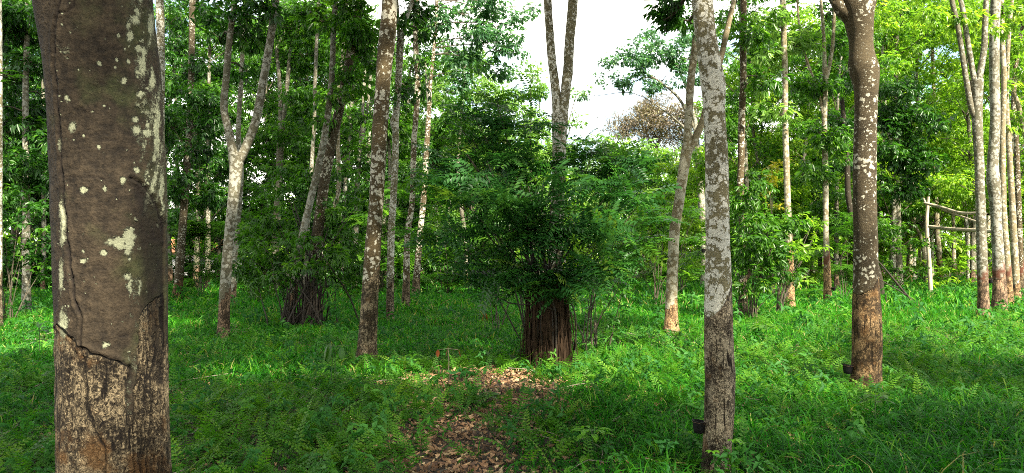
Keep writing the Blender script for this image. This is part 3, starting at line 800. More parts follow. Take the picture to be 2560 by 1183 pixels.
    disp += wob(v * np.array([1, 1, .7]), 41, 70) * np.clip(rough, 0, 1) * .003 + wob(v * np.array([1, 1, .45]), 44, 150) * np.clip(rough, 0, 1) * .0016
    disp += wob(v, 43, 20) * .002
    v = v + nrm * disp[:, None]
    g = Geo(); g.add(v - base, q, 0, rough=rough, cut=cut, spot=np.clip(spot, 0, 1), crack=np.clip(crack, 0, 1))
    g.build('trunk', [BK['hero']], root)
    o = bpy.data.objects.new('crown', CROWN['dark'][0]); COL.objects.link(o); o.parent = root
    o.location = (-.25, 0, 5.6); o.scale = (1.1, 1.1, 1.0)


hero()

# ------------------------------------------------------------------ shrubs and understorey
def shrub(label, d, base, stems, clumps, leaf, kind='pinnate', name='shrub', cat='shrub', group='undergrowth shrubs', scale=1.0, stem_r=.012, twig=TWIG, seed=None, dens=1.0, thickfoot=0.0, tilt=.25, tint=.4, riser=0.0):
    """stems: number of stems fanning from the foot (px, py); clumps (px, py, r px, density, depth shift)"""
    seed = seed or int(base[0] + d * 31)
    r = np.random.default_rng(seed)
    b = P(base[0], base[1], d); b[2] = float(gz(b[0], b[1]))
    root = thing(name, label, cat, b, group)
    g = Geo()
    cs = []
    for c in clumps:
        dd = d + (c[4] if len(c) > 4 else r.uniform(-.06, .06) * d * .6)
        cc = P(c[0], c[1], dd)
        R = c[2] * dd / F
        cs.append(cc)
        add_clump(g, cc - b, R, dens * (c[3] if len(c) > 3 else 1.0), kind, r, scale, None, tint=tint, flat=.8, tilt=tilt)
    st = Geo()
    for k in range(stems):
        c = cs[k % len(cs)] - b + r.normal(0, .12, 3)
        c[2] = max(c[2], .3)
        f = np.array([r.normal(0, thickfoot + .06), r.normal(0, thickfoot + .05), -.08])
        m = f * .7 + c * np.array([.3, .3, .45]) + r.normal(0, .05, 3)
        p = smooth_path(np.vstack([f, f * np.array([1, 1, 0]) + np.array([0, 0, riser]), m + np.array([0, 0, riser * .4]), c]) if riser else np.vstack([f, m, c]), .12)
        v, q, _, _ = tube(p, np.linspace(stem_r * r.uniform(.8, 1.4), stem_r * .35, len(p)), 6, .08, 20, k)
        st.add(v, q, 0)
    g.build('foliage', [LM[leaf], twig], root)
    if stems:
        st.build('stems', [twig], root)
    return root


shrub('airy young shrub rising behind the big bush at its left shoulder', 12.2, (1330, 880), 6,
      [(1180, 300, 50, .6), (1240, 270, 50, .6), (1130, 360, 50, .6), (1200, 380, 55, .7), (1290, 300, 45, .6), (1080, 440, 45, .6), (1100, 530, 50, .7), (1310, 250, 35, .5), (1160, 240, 35, .5)], 'mid', scale=.8, tilt=.4, group=None, stem_r=.011, twig=DARKSTEM)
shrub('airy shrub showing past the right shoulder of the big bush', 12.6, (1470, 870), 5,
      [(1500, 380, 45, .6), (1570, 390, 45, .6), (1610, 440, 45, .6), (1600, 520, 45, .7), (1540, 460, 45, .6), (1610, 600, 40, .6), (1450, 360, 35, .5)], 'mid', scale=.8, tilt=.4, group=None, stem_r=.011, twig=DARKSTEM)
# big bush in the middle, with a shaggy foot of upright dead stems
CB = [(1200, 330, 60, .8, .6), (1270, 340, 70, .9, .6), (1150, 400, 60, .9, .3), (1230, 430, 80, 1, 0), (1310, 430, 70, 1, .5), (1120, 480, 60, .8, .2), (1190, 520, 80, 1, -.3), (1290, 530, 85, 1, -.4), (1380, 500, 60, 1, -.5),
      (1450, 460, 75, 1, .2), (1530, 440, 75, 1, .3), (1590, 420, 50, .8, .3), (1470, 390, 60, .9, .7), (1390, 600, 85, 1.1, -.5), (1480, 560, 80, 1, -.2), (1560, 530, 75, .9, .1), (1120, 580, 65, .9, .2), (1200, 620, 75, 1, -.1),
      (1300, 640, 80, 1.1, -.5), (1420, 670, 80, 1.1, -.5), (1510, 640, 75, 1, -.1), (1590, 600, 60, .8, .2), (1340, 690, 45, 1, -.5), (1450, 690, 45, .9, -.4), (1250, 670, 40, .8, 0), (1550, 670, 45, .7, .1), (1600, 500, 45, .7, .4), (1230, 370, 45, .8, .3), (1100, 430, 40, .6, .5), (1180, 270, 40, .6, .5), (1250, 280, 45, .7, .6), (1330, 330, 50, .7, .6), (1340, 400, 55, .9, .4), (1390, 420, 40, .7, -.3), (1330, 705, 35, .8, -.45), (1400, 705, 35, .8, -.45), (1290, 690, 35, .8, -.3), (1500, 350, 40, .6, .6), (1170, 680, 45, .8, .3)]
bush = shrub('big dark green bush wrapped round the two-limbed tree in the middle', 9.8, (1370, 930), 44, CB, 'bush', name='bush', cat='bush', group=None, scale=.92, stem_r=.013, dens=.86, thickfoot=.05, tilt=.4, riser=.75, twig=DARKSTEM)
g = Geo(); r = np.random.default_rng(77)
bb = np.array(bush.location)
for k in range(150):
    a = r.uniform(0, 2 * PI); rr = .27 * math.sqrt(r.uniform(.25, 1))
    f = np.array([math.cos(a) * rr * 1.05, math.sin(a) * rr * .8, -.08])
    h = r.uniform(.9, 1.25) if r.random() < .8 else r.uniform(.2, .6)
    t = np.array([f[0] * r.uniform(.85, 1.02) + r.normal(0, .015), f[1] * .9, h])
    m = (f + t) / 2 + r.normal(0, .018, 3)
    p = smooth_path(np.vstack([f, m, t]), .06)
    w = r.choice([.005, .009, .016, .030], p=[.35, .30, .2, .15])
    v, q, _, _ = tube(p, np.linspace(w * 1.2, w * .6, len(p)), 7, .15, 30, k)
    g.add(v, q, 0)
for k in range(150):          # loose hanging fibres round the foot
    a = r.uniform(0, 2 * PI); rr = .29 * r.uniform(.85, 1.1)
    t = np.array([math.cos(a) * rr * .95, math.sin(a) * rr * .8, r.uniform(.3, .9)]); f = np.array([t[0] * 1.06 + r.normal(0, .025), t[1] * 1.06, -.02])
    p = smooth_path(np.vstack([t, (t + f) / 2 + r.normal(0, .03, 3), f]), .06)
    v, q, _, _ = tube(p, np.full(len(p), .004), 4); g.add(v, q, 0)
core = smooth_path(np.array([[0, 0, -.1], [.02, 0, .5], [-.01, .0, 1.15]]), .05)
v, q, _, _ = tube(core, .175 + .02 * np.cos(np.arange(len(core))), 40, .16, 9, 12); g.add(v, q, 0)
g.build('stump', [plain_mat("dead_stem_bark", (0.012, 0.008, 0.005), (0.052, 0.032, 0.019), 26, .95, (1, 1, .3), .6, .1)], bush)

LB = [(690, 540, 50, .7, 1.2), (775, 575, 50, .8, .9), (845, 545, 55, .8, 1.0), (720, 480, 50, .6, 1.4), (820, 470, 50, .6, 1.3), (670, 625, 60, .9, .2), (765, 655, 40, .8, -.4), (860, 640, 60, .9, .3), (705, 705, 38, .8, -.3), (812, 690, 36, .7, -.3), (885, 700, 40, .8, .4), (640, 690, 45, .8, .6),
      (630, 580, 45, .7, .9), (780, 420, 45, .5, 1.5), (700, 430, 40, .5, 1.4), (885, 500, 45, .6, 1.2), (900, 600, 45, .7, .8), (870, 430, 40, .5, 1.5), (610, 650, 40, .7, .8), (740, 600, 30, .6, -.5)]
tk = shrub('dark thicket of upright stems left of the dark spotted trunk', 15.6, (770, 818), 30, LB, 'mid', name='shrub', group=None, kind='whorl', scale=.72, stem_r=.016, dens=.95, thickfoot=.30, riser=.15, tilt=.5, twig=DARKSTEM)
g = Geo()
for k in range(60):
    f = np.array([r.normal(0, .24), r.normal(0, .2), -.08]); t = f * r.uniform(.9, 1.15) + np.array([r.normal(0, .08), 0, r.uniform(.25, 1.2)])
    p = smooth_path(np.vstack([f, (f + t) / 2 + r.normal(0, .04, 3), t]), .08)
    v, q, _, _ = tube(p, np.linspace(.022, .01, len(p)) * r.uniform(.6, 1.6), 6, .1, 20, k); g.add(v, q, 0)
g.build('dead_stems', [DARKSTEM], tk)

shrub('yellow-green shrub round the mottled trunk right of the nearest white-patched one', 17.0, (1880, 815), 14,
      [(1850, 520, 50, .8), (1900, 480, 45, .8), (1880, 580, 55, 1), (1940, 560, 50, .9), (1850, 640, 50, .9), (1930, 640, 50, .9), (1900, 700, 40, .8), (1960, 690, 35, .7), (1840, 720, 35, .7)], 'mid', kind='whorl', scale=.8, tilt=.5)
shrub('feathery shrub of thin brown stems under the straight yellowish trunk', 18.5, (1945, 800), 16,
      [(1990, 560, 45, .8), (2020, 620, 45, .8), (1975, 640, 40, .8), (2040, 560, 40, .8), (2010, 690, 35, .6), (1930, 740, 30, .5)], 'lime', kind='broad', scale=1.0, tilt=.5)
shrub('turning shrub with yellow leaves left of the straight yellowish trunk', 24, (1930, 745), 6,
      [(1935, 470, 38, 1), (1925, 420, 30, .8), (1945, 520, 26, .8)], 'gold', kind='broad', scale=1.3, group=None)
shrub('fine-leaved shrub behind the cream tree with the orange foot', 21, (1640, 770), 10,
      [(1620, 450, 45, .9), (1660, 490, 45, .9), (1610, 540, 50, 1), (1650, 580, 50, 1), (1600, 630, 50, 1), (1640, 660, 45, 1), (1720, 620, 45, .9), (1730, 530, 40, .8), (1720, 690, 35, .8)], 'mid')
shrub('pale shrub glowing behind the fork of the cream tree', 27, (1700, 745), 8,
      [(1680, 400, 45, .8), (1640, 390, 40, .7), (1740, 440, 45, .8), (1700, 470, 45, .9), (1760, 380, 40, .7), (1690, 540, 45, .9), (1750, 560, 45, .9), (1740, 650, 40, .8)], 'lime', kind='whorl')
shrub('round leafy sapling on the grass left of the big bush', 14.5, (1240, 800), 5,
      [(1215, 690, 35, .9), (1240, 720, 35, 1), (1275, 740, 30, .8), (1225, 750, 25, .7)], 'dark', kind='broad', scale=.9)
shrub('low leafy sapling at the right side of the shaggy stump', 11.2, (1500, 880), 6,
      [(1480, 720, 30, .7), (1500, 770, 36, .8), (1540, 740, 30, .7), (1470, 820, 26, .6), (1520, 820, 26, .6)], 'dark', kind='broad', scale=.75)
shrub('shrub tight against the stump with feathery fronds reaching right', 10.9, (1465, 895), 5,
      [(1460, 760, 28, .8), (1490, 700, 30, .8), (1530, 690, 26, .6)], 'bush', scale=.7)
shrub('dark shrub under the slim leaning dark grey trunk', 25, (500, 755), 8,
      [(430, 590, 45, 1), (480, 560, 45, .9), (530, 590, 50, 1), (490, 690, 40, .8), (535, 660, 45, .9), (470, 640, 25, .5), (510, 520, 40, .8), (540, 480, 35, .7), (430, 640, 30, .7), (500, 630, 30, .7)], 'mid')
shrub('dark shrub right of the V-shaped pale tree', 22, (640, 765), 9,
      [(620, 560, 50, .9), (660, 590, 50, 1), (610, 640, 50, 1), (660, 670, 50, 1), (625, 710, 40, .9), (700, 690, 35, .9), (670, 520, 40, .8), (640, 480, 40, .7)], 'mid')
shrub('broad shrub behind the dark spotted trunk and its slender neighbour', 27, (950, 740), 10,
      [(900, 560, 45, .9), (930, 620, 50, 1), (1000, 560, 45, .9), (960, 500, 45, .8), (1010, 640, 50, 1), (890, 650, 50, 1), (950, 690, 45, 1), (1010, 480, 40, .8), (1060, 600, 45, .9)], 'mid')
shrub('shrub filling the gap between the mottled pair and the big bush', 26, (1110, 745), 9,
      [(1080, 470, 50, .9), (1110, 560, 50, 1), (1080, 640, 50, 1), (1140, 640, 50, 1), (1130, 700, 40, 1), (1200, 690, 45, 1), (1180, 600, 45, 1), (1070, 700, 35, .9)], 'mid')
shrub('tall light-crowned young tree left of the sky gap', 33, (1200, 725), 7,
      [(1130, 240, 50, .8), (1190, 220, 55, .9), (1250, 240, 55, .8), (1150, 320, 60, .9), (1220, 310, 60, .9), (1290, 290, 50, .8), (1090, 330, 50, .9), (1100, 410, 60, 1), (1170, 410, 60, 1), (1250, 400, 60, 1), (1180, 160, 40, .7), (1110, 180, 40, .6)], 'pale', kind='whorl', name='young_tree', cat='young tree', group=None, stem_r=.05, tilt=.45, scale=1.05)
shrub('pale young tree right before the sky gap, behind the two-limbed tree', 36, (1330, 720), 6,
      [(1320, 190, 35, .6), (1345, 240, 42, .7), (1330, 310, 50, .9), (1440, 230, 28, .4), (1430, 300, 30, .5), (1370, 380, 50, .9), (1440, 380, 42, .8), (1300, 370, 50, .9)], 'pale', kind='whorl', name='young_tree', cat='young tree', group=None, stem_r=.05, tilt=.45, scale=1.05)
shrub('low spreading shrub closing the sky gap at the bottom', 30, (1540, 730), 9,
      [(1480, 370, 40, .8), (1540, 385, 42, .9), (1600, 380, 40, .8), (1500, 440, 50, 1), (1570, 450, 50, 1), (1530, 520, 50, 1), (1590, 540, 45, 1), (1560, 610, 45, 1), (1600, 670, 40, .9), (1540, 680, 40, .9)], 'pale', kind='whorl', tilt=.45)
shrub('tangled shrub under the fallen dark branch', 28, (2240, 735), 9,
      [(2220, 600, 40, .8), (2270, 620, 40, .8), (2230, 660, 40, .9), (2290, 670, 35, .8), (2310, 620, 35, .7), (2215, 700, 30, .8), (2265, 705, 35, .9)], 'mid', kind='broad', scale=1.3)
shrub('bright weedy shrub at the foot of the pole frame', 30, (2370, 745), 9,
      [(2340, 670, 35, .8), (2380, 660, 35, .8), (2410, 640, 35, .7), (2370, 700, 35, .9), (2330, 715, 28, .8), (2420, 700, 30, .8), (2440, 660, 30, .7), (2390, 600, 35, .6)], 'lime', kind='broad', scale=1.3)
shrub('dark low shrub seen between the slim forked tree and the thick dark brown trunk', 24, (2110, 745), 8,
      [(2090, 600, 40, .8), (2120, 560, 40, .9), (2095, 660, 35, .7), (2125, 680, 35, .8), (2030, 650, 35, .7), (2030, 720, 28, .7)], 'mid')
shrub('tall dark shrub at the left picture edge', 17, (30, 790), 10,
      [(20, 560, 70, .9), (80, 600, 60, .9), (30, 660, 60, .9), (100, 680, 50, .8), (-40, 620, 80, 1), (60, 500, 60, .9), (110, 540, 50, .8)], 'dark', kind='broad', scale=1.2)
tree('tall dark-leaved tree beyond the left edge of the huge near trunk', 19,
     [(66, 785, 22), (66, 600, 18), (65, 400, 16), (64, 230, 14), (70, 0, 12)], 'grey', None, name='forest_tree', cat='forest tree', group=None,
     clumps=[(60, 60, 85, 1), (30, 160, 70, 1), (105, 160, 45, .6), (60, 270, 70, .9), (20, 330, 70, 1), (100, 330, 60, .9), (50, 420, 75, 1), (110, 440, 55, .9), (-40, 100, 90, 1), (-40, 280, 90, 1), (15, 20, 60, 1), (120, 40, 50, .8), (110, 240, 35, .5)], leaf='dark', lscale=1.05, crown='dark', extend=9.5)
tree('thin white trunk cut off by the left picture edge', 15, [(-6, 810, 22), (-6, 600, 20), (-4, 400, 18), (-3, 200, 16), (-4, -5, 15)], 'white', 700, crown='dark', extend=8.5)

# ------------------------------------------------------------------ forest trees further back (copies)
def forest_proto(seed, leaf, H, R, z0):
    r = np.random.default_rng(seed)
    tr = Geo()
    p = smooth_path(np.array([[0, 0, -.15], [r.normal(0, .15), r.normal(0, .1), H * .35], [r.normal(0, .25), r.normal(0, .2), H * .7], [r.normal(0, .3), r.normal(0, .2), H * .92]]), .35)
    v, q, _, _ = tube(p, np.linspace(.12, .04, len(p)), 9, .05, 4, seed)
    tr.add(v, q, 0, rough=np.clip((1.0 - v[:, 2]) * 8, 0, 1))
    g = Geo(); m = 26 if H < 10 else 36
    for k in range(m):
        a = k * 2.4 + r.uniform(-.5, .5); t = r.uniform(0, 1)
        z = z0 + (H - z0) * t
        rad = R * r.uniform(.2, 1) * (1 - .55 * t * t)
        ax = np.array([np.interp(z, p[:, 2], p[:, 0]), np.interp(z, p[:, 2], p[:, 1]), 0])
        c = ax + np.array([math.cos(a) * rad, math.sin(a) * rad, z])
        pts, subs = clump_points(c, R * r.uniform(.26, .40), 27 if leaf == 'lime' else 36, r, .5)
        add_sprays(g, pts, 'whorl', .98, r, 0, .45)
        at = ax + np.array([0, 0, max(z - rad * .8, z0 * .6)])
        branch(g, at, c, .03, .012, r, segs=4)
    return tr.mesh('trunk', [BK['grey']]), g.mesh('crown', [LM[leaf], TWIG])


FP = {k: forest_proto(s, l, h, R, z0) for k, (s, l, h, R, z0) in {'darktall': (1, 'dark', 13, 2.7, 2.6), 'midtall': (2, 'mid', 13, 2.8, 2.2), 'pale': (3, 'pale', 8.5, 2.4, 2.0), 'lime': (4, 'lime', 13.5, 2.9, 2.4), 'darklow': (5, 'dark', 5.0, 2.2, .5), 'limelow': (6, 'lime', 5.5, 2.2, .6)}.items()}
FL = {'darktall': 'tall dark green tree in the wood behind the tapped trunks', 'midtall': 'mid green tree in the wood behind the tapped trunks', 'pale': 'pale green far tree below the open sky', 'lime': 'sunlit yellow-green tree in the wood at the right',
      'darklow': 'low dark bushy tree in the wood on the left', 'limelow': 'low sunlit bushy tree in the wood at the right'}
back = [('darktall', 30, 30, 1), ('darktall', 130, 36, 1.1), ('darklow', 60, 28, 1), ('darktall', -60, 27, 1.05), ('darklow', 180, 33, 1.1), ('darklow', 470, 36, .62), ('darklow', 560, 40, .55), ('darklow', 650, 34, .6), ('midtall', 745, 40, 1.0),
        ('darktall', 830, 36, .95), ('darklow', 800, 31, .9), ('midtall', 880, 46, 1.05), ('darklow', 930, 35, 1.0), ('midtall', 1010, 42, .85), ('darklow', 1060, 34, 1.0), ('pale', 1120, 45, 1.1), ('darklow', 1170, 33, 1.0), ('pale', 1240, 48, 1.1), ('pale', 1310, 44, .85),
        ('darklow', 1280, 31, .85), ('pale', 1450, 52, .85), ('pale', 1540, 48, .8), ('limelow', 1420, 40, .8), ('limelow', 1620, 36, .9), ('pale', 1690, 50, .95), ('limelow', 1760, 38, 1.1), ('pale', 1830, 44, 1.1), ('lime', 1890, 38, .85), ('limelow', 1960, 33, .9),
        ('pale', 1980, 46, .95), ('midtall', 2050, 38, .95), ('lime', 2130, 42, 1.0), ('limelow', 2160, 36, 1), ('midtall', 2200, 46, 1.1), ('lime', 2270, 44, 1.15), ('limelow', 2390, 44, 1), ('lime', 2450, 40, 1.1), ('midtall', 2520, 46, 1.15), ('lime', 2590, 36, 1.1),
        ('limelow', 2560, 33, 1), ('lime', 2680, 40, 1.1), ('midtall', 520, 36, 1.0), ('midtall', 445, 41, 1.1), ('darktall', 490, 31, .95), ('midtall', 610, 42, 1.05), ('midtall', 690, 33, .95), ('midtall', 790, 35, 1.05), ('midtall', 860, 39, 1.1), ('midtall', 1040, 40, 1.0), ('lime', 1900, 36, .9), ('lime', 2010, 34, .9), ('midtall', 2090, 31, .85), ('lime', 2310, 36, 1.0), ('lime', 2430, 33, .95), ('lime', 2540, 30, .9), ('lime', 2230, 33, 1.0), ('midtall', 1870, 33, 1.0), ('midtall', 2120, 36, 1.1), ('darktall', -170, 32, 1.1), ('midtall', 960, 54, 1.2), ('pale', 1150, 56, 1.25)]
br = np.random.default_rng(9)
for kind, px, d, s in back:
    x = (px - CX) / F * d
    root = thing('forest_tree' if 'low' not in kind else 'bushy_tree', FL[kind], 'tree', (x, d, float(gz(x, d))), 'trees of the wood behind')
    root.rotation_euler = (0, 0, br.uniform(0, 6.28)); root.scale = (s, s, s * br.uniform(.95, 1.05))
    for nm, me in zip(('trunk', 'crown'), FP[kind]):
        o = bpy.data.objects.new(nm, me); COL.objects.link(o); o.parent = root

# unseen trees added behind and beside the viewer to shade the foreground
for k, (x, y) in enumerate(((-5.5, -1.5), (-1.2, -3.4), (2.8, -2.2), (6.0, -.8), (-3.2, -6.5), (1.2, -7.5), (5.0, -6.0), (9.5, -3.5), (-8.5, -4.5), (9.8, 2.5), (-7.5, 2.5), (-9.5, 7.5))):
    root = thing('rubber_tree', 'unseen rubber tree added outside the view to shade the foreground', 'rubber tree', (x, y, float(gz(x, y))), 'rubber trees added outside the view for shade')
    pth = smooth_path(np.array([[0, 0, -.1], [.05 * math.sin(k), .04, 3], [-.06, .05 * math.cos(k), 7.2]]), .15)
    v, q, _, _ = tube(pth, np.linspace(.13, .08, len(pth)), 14, .04, 5, k)
    g = Geo(); g.add(v, q, 0, rough=np.clip((1.0 - v[:, 2]) * 8, 0, 1)); g.build('trunk', [BK['grey']], root)
    o = bpy.data.objects.new('crown', CROWN['thin' if x > 4 or y < -7 else 'dark'][k % 2]); COL.objects.link(o); o.parent = root
    o.location = (0, 0, 6.6); o.rotation_euler = (0, 0, k * 1.3); o.scale = (1.25, 1.25, 1.1)

thin = np.random.default_rng(15)
tm = []
for k in range(3):
    p = smooth_path(np.array([[0, 0, -.1], [thin.normal(0, .08), 0, 2.2], [thin.normal(0, .25), 0, 5], [thin.normal(0, .5), 0, 9.5]]), .3)
    v, q, _, _ = tube(p, np.linspace(.10, .05, len(p)), 9, .05, 4, k + 70)
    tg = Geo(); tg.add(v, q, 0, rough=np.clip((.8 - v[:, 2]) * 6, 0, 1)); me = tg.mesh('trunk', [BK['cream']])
    cg = Geo()
    for c in range(7):
        cc = np.array([thin.normal(0, .8), thin.normal(0, .8), thin.uniform(5.0, 10)])
        pts, subs = clump_points(cc, .75, 26, thin, .5); add_sprays(cg, pts, 'whorl', 1.1, thin, 0, .45)
        branch(cg, np.array([p[np.argmin(abs(p[:, 2] - cc[2] + .8)), 0], 0, cc[2] - .8]), cc, .02, .008, thin, segs=4)
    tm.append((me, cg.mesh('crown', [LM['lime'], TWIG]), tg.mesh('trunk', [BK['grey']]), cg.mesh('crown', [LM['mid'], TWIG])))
for k, (px, dd) in enumerate(((2165, 41), (2203, 38), (2222, 44), (2232, 50), (2275, 36), (2300, 47), (2385, 41), (2398, 52), (2475, 36), (2145, 50), (2070, 47), (2030, 42), (1925, 48), (1870, 40), (2440, 47), (1800, 45))):
    x = (px - CX) / F * dd
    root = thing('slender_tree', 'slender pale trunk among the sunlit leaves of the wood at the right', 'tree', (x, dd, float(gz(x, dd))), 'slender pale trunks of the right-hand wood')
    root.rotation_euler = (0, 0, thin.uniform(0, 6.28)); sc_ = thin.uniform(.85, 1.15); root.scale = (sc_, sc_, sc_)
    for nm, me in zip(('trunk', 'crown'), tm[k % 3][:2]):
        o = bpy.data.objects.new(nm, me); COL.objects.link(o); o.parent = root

for k, (px, dd) in enumerate(((428, 34), (520, 30), (545, 38), (662, 32), (735, 36), (862, 31), (927, 36), (950, 28), (1088, 33), (1112, 38), (1165, 30), (108, 28), (30, 33))):
    x = (px - CX) / F * dd
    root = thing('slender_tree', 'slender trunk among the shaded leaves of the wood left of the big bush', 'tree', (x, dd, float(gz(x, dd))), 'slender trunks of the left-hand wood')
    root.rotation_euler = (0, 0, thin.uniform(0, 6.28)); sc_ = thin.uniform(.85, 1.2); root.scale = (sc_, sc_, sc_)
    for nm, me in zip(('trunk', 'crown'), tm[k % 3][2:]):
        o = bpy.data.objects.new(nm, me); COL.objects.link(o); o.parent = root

# far wood that reads as one mass
g = Geo(); r = np.random.default_rng(21)
n = 11000
d = r.uniform(58, 80, n); px = r.uniform(-500, 3060, n)
topy = np.interp(px, [-500, 0, 300, 420, 560, 720, 900, 1100, 1330, 1420, 1560, 1750, 1900, 2050, 2560, 3060], [200, 300, 420, 560, 600, 560, 430, 340, 360, 400, 400, 380, 360, 330, 260, 240])
topy = topy + 45 * np.sin(px * .031) + 30 * np.sin(px * .083 + 1)
z1 = CAM_H + (630 - topy) / F * d
z = r.uniform(0, 1, n) ** 1.15 * z1
add_sprays(g, np.stack([(px - CX) / F * d, d, z], 1), 'whorl', 2.6, r, 0, .4)
tag(g.build('far_woodland', [LM['lime']], None), None, None, kind='stuff')  # bright yellow-green leaf colour stands in for sunlight on the far wood

# ------------------------------------------------------------------ ground
g = Geo()
xs = np.concatenate([np.linspace(-400, -40, 12), np.linspace(-36, 36, 181), np.linspace(40, 400, 12)])
ys = np.concatenate([np.linspace(-60, 0, 12), np.linspace(.4, 60, 150), np.linspace(65, 600, 14)])
XX, YY = np.meshgrid(xs, ys)
v = np.stack([XX, YY, gz(XX, YY)], -1).reshape(-1, 3)
nx = len(xs); i = np.arange(len(ys) - 1)[:, None]; j = np.arange(nx - 1)[None]
q = np.stack([i * nx + j, i * nx + j + 1, (i + 1) * nx + j + 1, (i + 1) * nx + j], -1).reshape(-1, 4)
g.add(v, q)
m, nt, N, L = new_mat("forest_soil")
tc = N.new("ShaderNodeTexCoord")
n1 = N.new("ShaderNodeTexNoise"); n1.inputs["Scale"].default_value = 6; n1.inputs["Detail"].default_value = 8; n1.inputs["Roughness"].default_value = .7
L.new(tc.outputs["Object"], n1.inputs["Vector"])
rr = ramp(N, [(.3, (0.010, 0.007, 0.004)), (.55, (0.035, 0.022, 0.012)), (.75, (0.085, 0.055, 0.03))]); L.new(n1.outputs["Fac"], rr.inputs[0])
p = N.new("ShaderNodeBsdfPrincipled"); p.inputs["Roughness"].default_value = .95; L.new(rr.outputs[0], p.inputs["Base Color"])
bp = N.new("ShaderNodeBump"); bp.inputs["Strength"].default_value = .6; bp.inputs["Distance"].default_value = .03
L.new(n1.outputs["Fac"], bp.inputs["Height"]); L.new(bp.outputs[0], p.inputs["Normal"])
o = N.new("ShaderNodeOutputMaterial"); L.new(p.outputs[0], o.inputs[0])
tag(g.build('ground', [m]), kind='structure')

# where the bare leaf-strewn path shows
def path_mask(x, y):
    m = np.zeros_like(x)
    for (cx, cy, rx, ry) in ((-.42, 5.4, .52, 1.0), (-.40, 6.5, .58, .8), (.10, 7.6, .5, .65), (-.1, 8.4, .65, .65), (-.45, 8.9, .95, .6), (-.75, 7.4, .22, .3), (-.35, 4.2, .4, .9), (.0, 9.2, .3, .3)):
        m = np.maximum(m, 1.4 - np.sqrt(((x - cx) / rx) ** 2 + ((y - cy) / ry) ** 2))
    return m + .22 * np.sin(x * 9 + y * 4) * np.sin(y * 7 - x * 5) + .14 * np.sin(x * 23 + 1) * np.sin(y * 19)


def fern_mask(x, y):
    """1 where ferns rule, 0 where grass rules"""
    m = np.zeros_like(x)
    for (cx, cy, rx, ry) in ((-1.6, 6.6, 1.7, 1.9), (-2.0, 5.0, 1.5, 1.5), (3.6, 10.5, 2.4, 2.6), (7.5, 13.5, 3.6, 2.8), (5.0, 8.0, 1.0, 1.5), (-4.2, 12.5, 1.6, 1.5), (1.3, 9.2, 1.2, .8), (-.9, 9.7, 1.4, .6), (2.0, 12.5, 1.6, 1.6), (-6.5, 8.5, 1.4, 1.2)):
        m = np.maximum(m, 1.5 - np.sqrt(((x - cx) / rx) ** 2 + ((y - cy) / ry) ** 2))
    return np.clip(m + .3 * np.sin(x * 2.7 + 1) * np.sin(y * 2.1), 0, 1)


def scatter(n, d0, d1, r, k=.74, power=1.0):
    """uniform-ish over the view wedge between depths d0 and d1"""
    y = np.sqrt(r.uniform(d0 ** (2 * power), d1 ** (2 * power), n) ** (1 / power)) if power != 1 else np.sqrt(r.uniform(d0 * d0, d1 * d1, n))
    x = r.uniform(-1, 1, n) * (y * k + .6)
    return x, y


def blades(g, x, y, L, W, r, tilt0=(.1, .6), curl=(.5, 1.5), segs=3, tint=.4, tsp=.3, z=None):
    n = len(x)
    az = r.uniform(0, 2 * PI, n)
    e = PI / 2 - r.uniform(*tilt0, n)
    c = r.uniform(*curl, n)
    pos = np.stack([x, y, (gz(x, y) if z is None else z) - .01], 1)
    hd = np.stack([np.cos(az), np.sin(az), np.zeros(n)], 1)
    sd = np.stack([-np.sin(az), np.cos(az), np.zeros(n)], 1)
    twist = r.uniform(-.5, .5, n)
    prof = {1: [1.0], 2: [.8, 1.0], 3: [.7, 1.0, .75], 4: [.6, .95, 1.0, .65]}[segs]
    V = np.zeros((n, 2 * segs + 1, 3))
    for k in range(segs):
        w = (W * prof[k] / 2)[:, None]
        s = sd + np.stack([np.zeros(n), np.zeros(n), twist], 1)
        V[:, 2 * k] = pos - s * w; V[:, 2 * k + 1] = pos + s * w
        st = (L / segs)[:, None]
        pos = pos + (hd * np.cos(e)[:, None] + np.array([0, 0, 1.0]) * np.sin(e)[:, None]) * st
        e = e - c / segs * (1 + .5 * k)
    V[:, -1] = pos
    nv = 2 * segs + 1
    b = (np.arange(n) * nv)[:, None]
    if segs > 1:
        Q = np.concatenate([(b + np.array([[2 * k, 2 * k + 1, 2 * k + 3, 2 * k + 2]])) for k in range(segs - 1)], 0)
    T = b + np.array([[nv - 3, nv - 2, nv - 1]])
    ti = np.clip(tint + r.normal(0, tsp, n), 0, 1)
    ti = np.repeat(ti, nv)
    vv = V.reshape(-1, 3)
    off = g.n
    g.add(vv, T, 0, tint=ti)
    if segs > 1:
        g.f4.append(Q + off); g.m4.append(np.zeros(len(Q), np.int32))


GRASS = leaf_mat("grass_green", [(0, (0.008, 0.055, 0.005)), (.5, (0.022, 0.145, 0.008)), (.82, (0.065, 0.25, 0.012)), (.95, (0.15, 0.30, 0.03)), (1, (0.28, 0.25, 0.09))], .38, 1.6, .5, .12)
g = Geo(); r = np.random.default_rng(31)
FEET = ((.35, 10.1, .75), (-1.87, 10.0, .5), (1.42, 5.3, .45), (3.9, 8.5, .55), (-5.0, 13.5, .5), (2.8, 13.7, .5), (.45, 9.9, .6))
hv = lambda x, y: (1 - .62 * np.clip(np.max([1.25 - np.hypot(x - a, y - b) / c for a, b, c in FEET], 0), 0, 1)) * (1 + .35 * np.sin(x * 1.3 + 2) * np.sin(y * 1.1) + .2 * np.sin(x * 3.1) * np.sin(y * 2.7 + 1))
